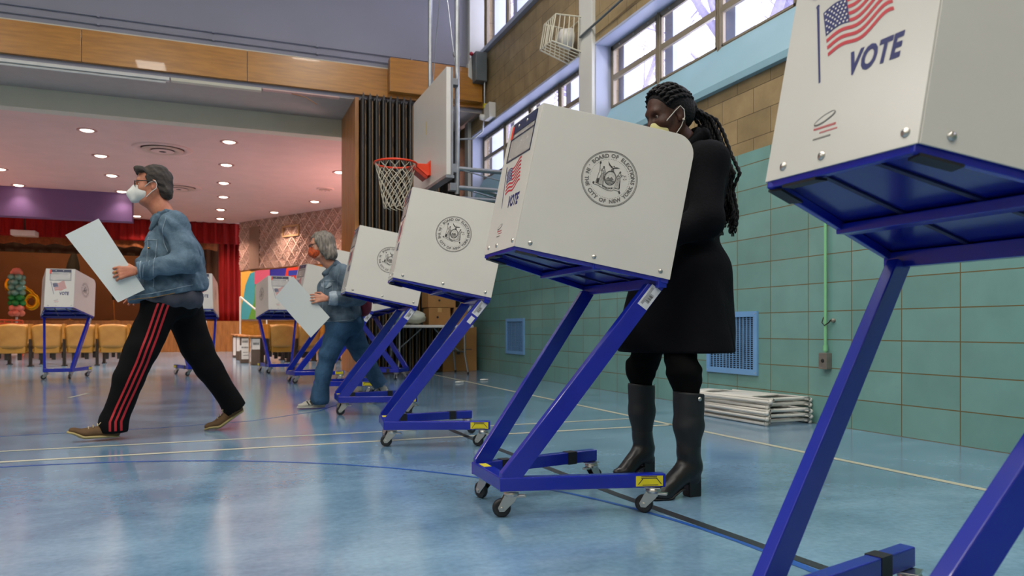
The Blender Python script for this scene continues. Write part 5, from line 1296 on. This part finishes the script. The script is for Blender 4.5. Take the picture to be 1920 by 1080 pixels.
    for pts in (((-.470, .815), (-.430, .835), (-.425, .812)), ((-.462, .806), (-.405, .822), (-.395, .800), (-.455, .795))):
        q = [bv2.ray_cast(Vector(W(x, 4.7, z)), Vector((0, 1, 0)))[0] for x, z in pts]
        if all(q): b.poly([h-Vector((0, .003, 0)) for h in q])
    if b.f: b.build('hip_logo', rd, tr)
    br = mat('brown_suede', '#5e4426', .8, var=.25, scale=30); cs = mat('cream_rubber_sole', '#9a8a5a', .6); lc = mat('cream_lace', '#b5a988', .8)
    shoe(e, W(-.560, 5.17, .012), W(-.838, 5.14, .062), (.2, 0, 1), br, cs, laces=lc, bend=.024)
    shoe(e, W(.180, 5.42, .115), W(-.075, 5.42, .004), (.35, 0, 1), br, cs, laces=lc, bend=.030)
    return e
man()
folder('ballot_folder', [(-.830, 1.243), (-.653, 1.346), (-.405, .925), (-.553, .847)], 5.035, "pale blue-white ballot folder held out by the walking man", .004, .03)

# ---------------------------------------------------------------- walking woman in denim
def woman():
    e = empty('person', (.95, 6.66, 0), 0, 'woman with grey bob and orange mask walking left in denim jacket and jeans', 'person')
    O = V3(.95, 6.66, 0)
    def W(x, y, z): return V3(x, y, z)-O
    F_ = fr((-1, -.08, -.12), (-.10, 0, 1)); hc = W(.862, 6.66, 1.408); sc = .93
    sk = skin('fair_skin', '#c08a70', '#ac735c')
    shL, shR = W(1.01, 6.49, 1.165), W(.985, 6.83, 1.165); neck = W(.945, 6.66, 1.25)
    hL, hR = W(1.05, 6.57, .72), W(1.06, 6.76, .72); kL, kR = W(.870, 6.57, .42), W(1.235, 6.76, .43); aL, aR = W(.835, 6.57, .09), W(1.415, 6.77, .19)
    elL, elR = W(1.145, 6.44, .955), W(1.10, 6.92, .92); wL, wR = W(.885, 6.43, .945), W(.90, 6.86, .90)
    s = SDF(W(.55, 6.3, 0), W(1.6, 7.05, 1.60), .0055)
    bodyf(s, (shL, shR), neck, hc-F_[1]*.05, (hL, hR), (kL, kR), (aL, aR), (elL, elR), (wL, wR), .80)
    head(s, hc, F_, sc); s.cap(hc+F_[0]*.04-F_[1]*.08, neck+V3(-.02, 0, .01), .032, .045, .03)
    hand(s, W(.868, 6.43, .945), V3(-.95, 0, .0), V3(.05, -1, .25), curl=.42, L=.165, thumb=1); hand(s, W(.88, 6.86, .89), V3(-.6, 0, -.6), V3(0, 1, 0), curl=.4, L=.165, thumb=-1)
    s.build('body', sk, e, smooth=1); eyes(e, hc, F_, sc)
    def p(a, b, h): return hc+sc*(a*F_[0]+b*F_[2]+h*F_[1])
    R = np.array([F_[0], F_[2], F_[1]])
    s = SDF(hc-.22, hc+.2, .0045)
    s.ell(p(-.015, 0, .055), (.104, .088, .088), .01, 'u', R); s.ell(p(-.045, 0, -.02), (.082, .086, .10), .03, 'u', R); s.cap(p(-.070, -.055, -.085), p(-.070, .055, -.085), .052, .052, .05)
    for b in (-1, 1): s.cap(p(.045, b*.072, .05), p(.005, b*.080, -.04), .022, .026, .03); s.cap(p(.005, b*.080, -.04), p(-.02, b*.072, -.105), .026, .022, .03)
    s.ell(p(.100, 0, -.005), (.070, .068, .090), .012, 's', R); s.cap(p(.03, 0, -.07), p(-.01, 0, -.16), .042, .05, .012, 's'); s.plane(p(-.06, 0, -.132), -F_[1]+.1*F_[0])
    s.wrinkle(.0028, 90, 3, (1, .5, .15)); s.build('hair', mat('grey_hair', '#8a8276', .55, color2='#4c4640', scale=22, stretch=(3, 3, .6), bump=.5, bscale=140), e, smooth=0)
    s = SDF(hc-.17, hc+.15, .004); s.ell(p(.058, 0, -.050), (.058, .060, .060), .01, 'u', R); s.cap(p(.095, 0, -.015), p(.115, 0, -.055), .020, .018, .03); s.plane(p(.026, 0, 0), -F_[0]); s.plane(p(.08, 0, -.002), F_[1]-.2*F_[0])
    om = mat('orange_mask_print', '#d8581a', .7, color2='#7a2a10', scale=60); s.build('face_mask', om, e, smooth=2)
    glasses(e, hc, F_, mat('dark_glasses_frame', '#1a1410'), sc)
    dn = denim('grey_blue_denim', '#62727f', '#3e4c59'); s = SDF(W(.7, 6.2, .66), W(1.35, 7.1, 1.3), .006)
    s.cap(W(.985, 6.66, 1.06), W(1.02, 6.66, .80), .115, .150, .05, flat=((0, 1, 0), 1.45)); s.cap(W(.90, 6.66, 1.06), W(.90, 6.66, .82), .07, .085, .05, flat=((0, 1, 0), 1.6)); s.cap(W(1.06, 6.66, 1.05), W(1.12, 6.66, .86), .08, .09, .06, flat=((0, 1, 0), 1.6))
    s.cap(shL, shR, .070, .070, .06); s.cap(W(.99, 6.66, 1.19), neck-V3(-.015, 0, .012), .08, .064, .04)
    s.cap(shL, W(1.10, 6.45, 1.03), .076, .072, .04); s.cap(W(1.10, 6.45, 1.03), elL, .072, .072, .03); s.cap(elL, wL+V3(.035, 0, 0), .070, .052, .02); s.cap(shR, elR, .072, .06, .04); s.cap(elR, wR, .06, .045, .02)
    s.wrinkle(.0045, 32, 15, (1, 0, .8)); s.wrinkle(.002, 80, 16)
    s.cap(neck+V3(-.02, 0, .0), neck+V3(-.06, 0, .11), .056, .07, .01, 's'); s.cap(neck+V3(-.055, 0, -.02), neck+V3(-.12, 0, -.20), .022, .03, .01, 's')
    s.plane(W(.82, 6.66, .715), V3(.12, 0, -1)); s.cap(wL+V3(-.055, 0, 0), wL+V3(-.1, 0, 0), .06, .06, .003, 's'); s.cap(wR+V3(-.04, 0, -.04), wR+V3(-.08, 0, -.08), .06, .06, .003, 's')
    jk = s.build('denim_jacket', dn, e, smooth=1)
    s = SDF(neck-.16, neck+.16, .004)
    for b in (-1, 1):
        s.cap(neck+V3(.05, 0, .01), neck+V3(.02, b*.062, .0), .020, .018, .01, flat=((1, 0, .4), .5)); s.cap(neck+V3(.02, b*.062, .0), neck+V3(-.055, b*.052, -.075), .018, .022, .01, flat=((0, 1, .35), .4))
    s.build('collar', dn, jk, smooth=1)
    s = SDF(wL-.12, wL+.14, .004); s.cap(wL+V3(.012, 0, .0), wL+V3(.055, 0, .002), .056, .064, .008); s.cap(wL+V3(-.08, 0, 0), wL+V3(.012, 0, 0), .045, .045, .003, 's'); s.plane(wL+V3(.004, 0, 0), V3(-1, 0, 0)); s.plane(wL+V3(.075, 0, 0), V3(1, 0, .1)); s.wrinkle(.001, 90)
    dg = bpy.context.evaluated_depsgraph_get(); dg.update()
    from mathutils.bvhtree import BVHTree
    bv = BVHTree.FromObject(jk.evaluated_get(dg), dg); dnl = denim('pale_seam_denim', '#8a98a2', '#55636f')
    def hit(x, z, off=.002):
        h = bv.ray_cast(Vector(W(x, 6.0, z)), Vector((0, 1, 0))); return (h[0]-Vector((0, off, 0))) if h[0] else None
    for pts in ([(.83, .75), (.95, .752), (1.08, .765), (1.20, .785)], [(.865, 1.10), (.86, .95), (.85, .78)], [(.93, 1.09), (.935, .95)], [(.84, 1.095), (.88, 1.105), (.95, 1.10)], [(.985, 1.20), (.965, 1.12), (.975, 1.03)]):
        out = [hit(a[0]+(c_[0]-a[0])*k/8, a[1]+(c_[1]-a[1])*k/8, .001) for a, c_ in zip(pts[:-1], pts[1:]) for k in range(9)]
        out = [q for q in out if q]
        if len(out) > 2: MB().tube(out, .0030, 6).build('seam', dnl, jk)
    q = [hit(x, z, .010) for x, z in ((.845, 1.085), (.925, 1.085), (.925, 1.06), (.885, 1.035), (.845, 1.055))]
    if all(q): MB().prism(q, (0, .009, 0)).build('pocket_flap', dnl, jk, bevel=.002)
    s.build('turned_cuff', denim('pale_denim', '#9aa6b0', '#6c7c8a'), jk, smooth=1)
    # jeans and sneakers
    s = SDF(W(.65, 6.35, .02), W(1.6, 7.0, .84), .006)
    s.cap(W(.99, 6.66, .74), W(1.11, 6.66, .74), .105, .118, .04, flat=((0, 1, 0), 1.35))
    s.cap(W(1.0, 6.58, .69), W(.905, 6.57, .46), .112, .080, .05); s.cap(W(.905, 6.57, .46), W(.865, 6.57, .30), .078, .066, .03); s.cap(W(.865, 6.57, .30), W(.83, 6.57, .08), .064, .082, .03)
    s.cap(W(1.12, 6.75, .69), W(1.225, 6.76, .46), .115, .084, .05); s.cap(W(1.225, 6.76, .46), W(1.29, 6.76, .36), .080, .070, .03); s.cap(W(1.29, 6.76, .36), W(1.405, 6.77, .165), .068, .070, .03)
    s.wrinkle(.0035, 34, 22, (.3, 0, 1)); s.plane(W(.8, 6.6, .035), V3(0, 0, -1)); s.cap(W(1.43, 6.77, .13), W(1.50, 6.77, .03), .08, .10, .004, 's'); s.plane(W(1, 6.6, .80), V3(0, 0, 1))
    s.build('jeans', denim('blue_denim', '#3a5a78', '#28435c'), e, smooth=2)
    wh = mat('white_sneaker', '#a9a598', .6); so = mat('white_sole', '#a8a59a', .6)
    for hq, tq, bd in ((W(.880, 6.57, .004), W(.635, 6.55, .006), 0), (W(1.475, 6.77, .120), W(1.275, 6.77, .006), .03)):
        sh = shoe(e, hq, tq, (.1 if not bd else .5, 0, 1), wh, so, laces=wh, bend=bd, h=.068, w_=.040)
        d = (tq-hq)/np.linalg.norm(tq-hq); b = MB()
        for k in range(3): c_ = hq+d*(.085+.028*k)+V3(0, -.037, .03); b.beam(Vector(c_), Vector(c_+V3(-.02, .008, .034)), .004, .011)
        b.build('side_stripes', M['black'], sh)
    s = SDF(W(1.1, 6.2, .72), W(1.42, 6.9, 1.08), .006); s.ell(W(1.235, 6.66, .905), (.065, .13, .105), .01); s.wrinkle(.003, 40); s.build('shoulder_bag', mat('maroon_fabric', '#7a1f33', .7), e)
    return e
woman()
folder('ballot_folder', [(.457, .951), (.598, 1.127), (.900, .785), (.745, .613)], 6.435, 'white ballot folder held low by the grey-haired woman', .012, .02)

# ---------------------------------------------------------------- voter at the booth
def voter():
    e = empty('person', (1.90, 2.80, 0), 0, 'woman with long dark braids in black coat and tall boots, standing at a booth', 'person')
    O = V3(1.90, 2.80, 0)
    def W(x, y, z): return V3(x, y, z)-O
    F_ = fr((-1, -.02, -.27), (-.27, 0, 1)); hc = W(1.868, 2.80, 1.622); sc = 1.0
    sk = skin('deep_brown_skin', '#4a2a1c', '#341b12')
    shL, shR = W(1.965, 2.64, 1.41), W(1.955, 2.96, 1.425); neck = W(1.955, 2.80, 1.515)
    hL, hR = W(1.92, 2.68, .93), W(1.92, 2.90, .93); kL, kR = W(1.80, 2.60, .52), W(1.865, 3.0, .52); aL, aR = W(1.80, 2.56, .15), W(1.86, 3.02, .15)
    elL, elR = W(1.900, 2.57, 1.14), W(1.86, 3.05, 1.15); wL, wR = W(1.66, 2.62, 1.04), W(1.62, 2.92, 1.05)
    s = SDF(W(1.4, 2.3, 0), W(2.2, 3.2, 1.85), .005)
    bodyf(s, (shL, shR), neck, hc-F_[1]*.05, (hL, hR), (kL, kR), (aL, aR), (elL, elR), (wL, wR), .80)
    head(s, hc, F_, sc); s.cap(hc-F_[1]*.04-F_[0]*.01, neck, .05, .052, .03)
    hand(s, W(1.645, 2.63, 1.035), V3(-.9, .2, -.25), V3(.1, 0, 1), curl=.4, L=.172, thumb=-1); hand(s, W(1.605, 2.915, 1.045), V3(-.9, -.1, -.25), V3(.1, 0, 1), curl=.3, L=.172, thumb=1)
    s.build('body', sk, e, smooth=1); eyes(e, hc, F_, sc, '#20140e', '#857c74')
    def p(a, b, h): return hc+sc*(a*F_[0]+b*F_[2]+h*F_[1])
    R = np.array([F_[0], F_[2], F_[1]])
    hm = mat('black_braided_hair', '#09080c', .62, spec=.25, bump=.7, bscale=120, stretch=(1, 1, 1))
    s = SDF(hc-.20, hc+.22, .0045)
    s.ell(p(-.022, 0, .056), (.106, .086, .090), .01, 'u', R); s.ell(p(-.055, 0, .01), (.070, .078, .075), .03, 'u', R); s.ell(p(.100, 0, .005), (.080, .085, .088), .014, 's', R); s.ell(p(.03, 0, -.055), (.055, .2, .055), .01, 's', R)
    for b in (-1, 1): s.ell(p(.002, b*.085, -.004), (.028, .020, .036), .006, 's', R)
    hr = s.build('hair', hm, e, smooth=1)
    # cornrows sweeping back to the tie, then loose braids down the back
    tie = p(-.128, 0, .020); rnd = random.Random(11)
    def plait(pts, r, name='braid'):
        b = MB(); P_ = []; K = len(pts)
        # resample, wobble two strands around the centre line
        q = []; 
        for a_, c_ in zip(pts[:-1], pts[1:]):
            n = max(2, int(np.linalg.norm(c_-a_)/.008))
            for i in range(n): q.append(a_+(c_-a_)*i/n)
        q.append(pts[-1])
        for ph in (0, 1):
            out = []; rs = []
            for i, x in enumerate(q):
                t = q[min(i+1, len(q)-1)]-q[max(i-1, 0)]; t = t/np.linalg.norm(t); n1 = np.cross(t, V3(.3, 1, .2)); n1 /= np.linalg.norm(n1); n2 = np.cross(t, n1); a = i*.95+math.pi*ph
                out.append(Vector(x+(n1*math.cos(a)+n2*math.sin(a))*r*.55)); rs.append(r*.78*(1 if i < len(q)-4 else .6))
            b.tube(out, rs, 6)
        return b
    for i in range(11):
        a = -1.35+2.7*i/10; st_ = p(.070*math.cos(a*.55)-.005*abs(a), .074*math.sin(a), .095*math.cos(a)*.98+.028)
        mid = p(-.030, .090*math.sin(a*.95), .052+.096*math.cos(a)); m2 = p(-.095, .065*math.sin(a), .045+.058*math.cos(a))
        m0 = p(.028, .088*math.sin(a), .048+.093*math.cos(a)); plait([st_, m0, mid, m2, tie], .0085).build('cornrow', hm, hr)
    b = MB().tube([Vector(tie+V3(.0, .028*math.cos(a), .028*math.sin(a))) for a in [2*math.pi*k/16 for k in range(16)]], .012, 8, closed=True); b.build('hair_tie', hm, hr)
    base = W(2.075, 2.80, 1.63)
    for i in range(22):
        a = 2*math.pi*i/22*3.3; rr_ = .012+.030*rnd.random(); o1 = V3(rr_*.8*math.cos(a), rr_*1.3*math.sin(a), 0); L = rnd.uniform(.34, .52)
        x1 = W(2.095, 2.79, 1.57)+o1*1.2; x2 = W(2.118, 2.77, 1.48)+o1*1.2; x3 = W(2.140, 2.755+rnd.uniform(-.035, .05), 1.38)+o1; x4 = W(2.150+rnd.uniform(-.015, .012), 2.75+rnd.uniform(-.06, .07), 1.62-L+.05); x5 = x4+V3(rnd.uniform(-.025, .01), rnd.uniform(-.02, .02), -rnd.uniform(.04, .09))
        plait([tie+o1*.5, base+o1, x1, x2, x3, x4, x5], .0072).build('braid', hm, hr)
    MB().ball(p(-.008, .088, -.030) if F_[2][1] < 0 else p(-.008, -.088, -.030), .006, n=10).build('earring', mat('pearl', '#cfc8b8', .2), e)
    # mask
    s = SDF(hc-.16, hc+.16, .004); s.ell(p(.055, 0, -.060), (.058, .055, .060), .01, 'u', R); s.cap(p(.095, 0, -.026), p(.104, 0, -.055), .018, .016, .03); s.plane(p(.058, 0, 0), -F_[0]+.1*F_[1]); s.plane(p(.08, 0, -.012), F_[1]-.10*F_[0]); s.plane(p(.07, 0, -.12), -F_[1])
    ym = mat('pale_yellow_mask', '#c9c48c', .7, bump=.3, bscale=40, stretch=(.2, .2, 3)); s.build('face_mask', ym, e, smooth=2)
    wm = mat('white_elastic', '#c9c6be', .7)
    for b in (-1, 1): mask_straps(e, [[p(.070, b*.058, -.026), p(.058, b*.068, -.014), p(.045, b*.075, -.004), p(.02, b*.080, .014), p(-.008, b*.086, .030), p(-.022, b*.087, .012), p(-.018, b*.086, -.020), p(.005, b*.080, -.055), p(.035, b*.066, -.085), p(.058, b*.050, -.108)]], wm, .0022)
    # coat
    ct = mat('dark_navy_wool', '#06070c', .92, 0, .15, bump=.25, bscale=90)
    s = SDF(W(1.45, 2.35, .54), W(2.32, 3.25, 1.66), .0065)
    s.cap(shL, shR, .078, .078, .06); s.cap(W(1.97, 2.80, 1.40), W(1.94, 2.80, 1.12), .110, .118, .06, flat=((0, 1, 0), 1.42)); s.cap(W(2.04, 2.80, 1.38), W(2.02, 2.80, 1.15), .095, .082, .06, flat=((0, 1, 0), 1.4)); s.cap(W(1.98, 2.80, 1.43), neck+V3(.025, 0, .01), .095, .074, .04)
    s.cap(W(1.94, 2.80, 1.12), W(1.92, 2.80, .92), .128, .165, .05, flat=((0, 1, 0), 1.35)); s.cap(W(1.92, 2.80, .92), W(1.89, 2.79, .56), .165, .205, .05, flat=((0, 1, 0), 1.55)); s.cap(W(2.0, 2.80, .95), W(2.01, 2.80, .60), .12, .13, .06, flat=((0, 1, 0), 1.6)); s.cap(W(1.78, 2.80, .9), W(1.72, 2.80, .62), .07, .09, .06, flat=((0, 1, 0), 1.5))
    s.cap(shL, elL, .072, .066, .05); s.cap(elL, wL, .064, .050, .03); s.cap(shR, elR, .078, .07, .05); s.cap(elR, wR, .066, .052, .03)
    s.wrinkle(.004, 22, 31, (1, .3, .2)); s.cap(neck+V3(-.005, 0, .01), neck+V3(-.03, 0, .12), .058, .070, .01, 's'); s.plane(W(1.9, 2.8, .585), V3(0, 0, -1)); s.cap(wL+V3(-.07, 0, 0), wL+V3(-.1, 0, 0), .07, .07, .003, 's'); s.cap(wR+V3(-.07, 0, 0), wR+V3(-.1, 0, 0), .07, .07, .003, 's')
    co = s.build('coat', ct, e, smooth=1)
    s = SDF(neck-.18, neck+.18, .0045)
    for b in (-1, 1): s.cap(neck+V3(.095, 0, .045), neck+V3(.04, b*.085, .020), .034, .032, .02, flat=((1, 0, .3), .45)); s.cap(neck+V3(.04, b*.085, .020), neck+V3(-.06, b*.085, -.05), .032, .026, .02, flat=((0, 1, .3), .5))
    s.build('coat_collar', ct, co, smooth=1)
    # leggings
    s = SDF(W(1.6, 2.4, .3), W(2.1, 3.2, .9), .005)
    for h_, k_, a_, y in ((W(1.83, 2.68, .64), W(1.792, 2.575, .50), W(1.80, 2.56, .39), 0), (W(1.87, 2.93, .64), W(1.855, 3.015, .50), W(1.862, 3.02, .39), 1)): s.cap(h_, k_, .070, .068, .03); s.cap(k_, a_, .064, .050, .02)
    s.wrinkle(.0032, 60, 9, (0, .1, 1)); s.build('leggings', mat('black_leggings', '#050506', .9, 0, .1), e, smooth=1)
    # tall boots
    lt = mat('black_leather', '#0a0b0e', .36, 0, .5, bump=.35, bscale=14); sh_ = mat('black_boot_shaft', '#0c1014', .6)
    for top, ank, heel, toe in ((W(1.800, 2.555, .425), W(1.800, 2.555, .155), W(1.815, 2.555, 0), W(1.600, 2.545, 0)), (W(1.862, 3.02, .425), W(1.868, 3.02, .155), W(1.892, 3.02, 0), W(1.700, 3.01, 0))):
        s = SDF(np.minimum(heel, toe)-V3(.1, .12, .03), top+V3(.12, .12, .04), .0045)
        s.cap(top, ank+(top-ank)*.5, .064, .060, .02); s.cap(ank+(top-ank)*.5, ank+V3(0, 0, .02), .060, .043, .02); s.cap(ank+V3(.0, 0, .02), ank+V3(.015, 0, -.03), .045, .046, .02); s.cap(heel+V3(-.01, 0, .095), heel+V3(.0, 0, .075), .040, .036, .02)
        bl = toe+V3(.075, 0, .026); s.cap(heel+V3(-.03, 0, .100), bl, .040, .034, .02); s.cap(bl, toe+V3(.028, 0, .022), .034, .022, .02, flat=((0, 0, 1), .75)); s.cap(heel+V3(-.03, 0, .12), bl+V3(0, 0, .015), .036, .025, .02)
        s.wrinkle(.0007, 90, 13, (.2, .2, 1)); s.plane(top+V3(0, 0, .0), V3(.1, 0, 1)); s.plane(toe+V3(0, 0, .006), V3(0, 0, -1))
        zt = top[2]; bt = s.build('boot', [lt, sh_], e, pick=lambda c_, z0_=ank[2]+.05: (c_[:, 2] > z0_).astype(int), smooth=1)
        b = MB(); b.prism([Vector(heel+V3(x, y, .085)) for x, y in ((.030, -.026), (.038, 0), (.030, .026), (-.028, .026), (-.028, -.026))], (0, 0, -.085)); b.build('block_heel', lt, bt, bevel=.005)
        s3 = SDF(toe-V3(.05, .08, .02), toe+V3(.2, .08, .06), .004); s3.cap(toe+V3(.03, 0, .006), toe+V3(.09, 0, .006), .026, .034, .01, flat=((0, 0, 1), .2)); s3.cap(toe+V3(.09, 0, .006), toe+V3(.15, 0, .035), .034, .026, .01, flat=((0, 0, 1), .25)); s3.build('sole', M['rubber'], bt)
        if top[1] < 0: MB().lathe([(.009, 0), (.007, -.004), (0, -.005)], tuple(top+V3(.008, -.0655, -.022)), 'Y', 14).build('snap_button', M['chrome'], bt)
        else: b = MB(); b.beam(Vector(top+V3(.06, -.02, .0)), Vector(top+V3(.058, -.02, -.10)), .005, .006); b.build('zip_pull', M['chrome'], bt)
    return e
voter()
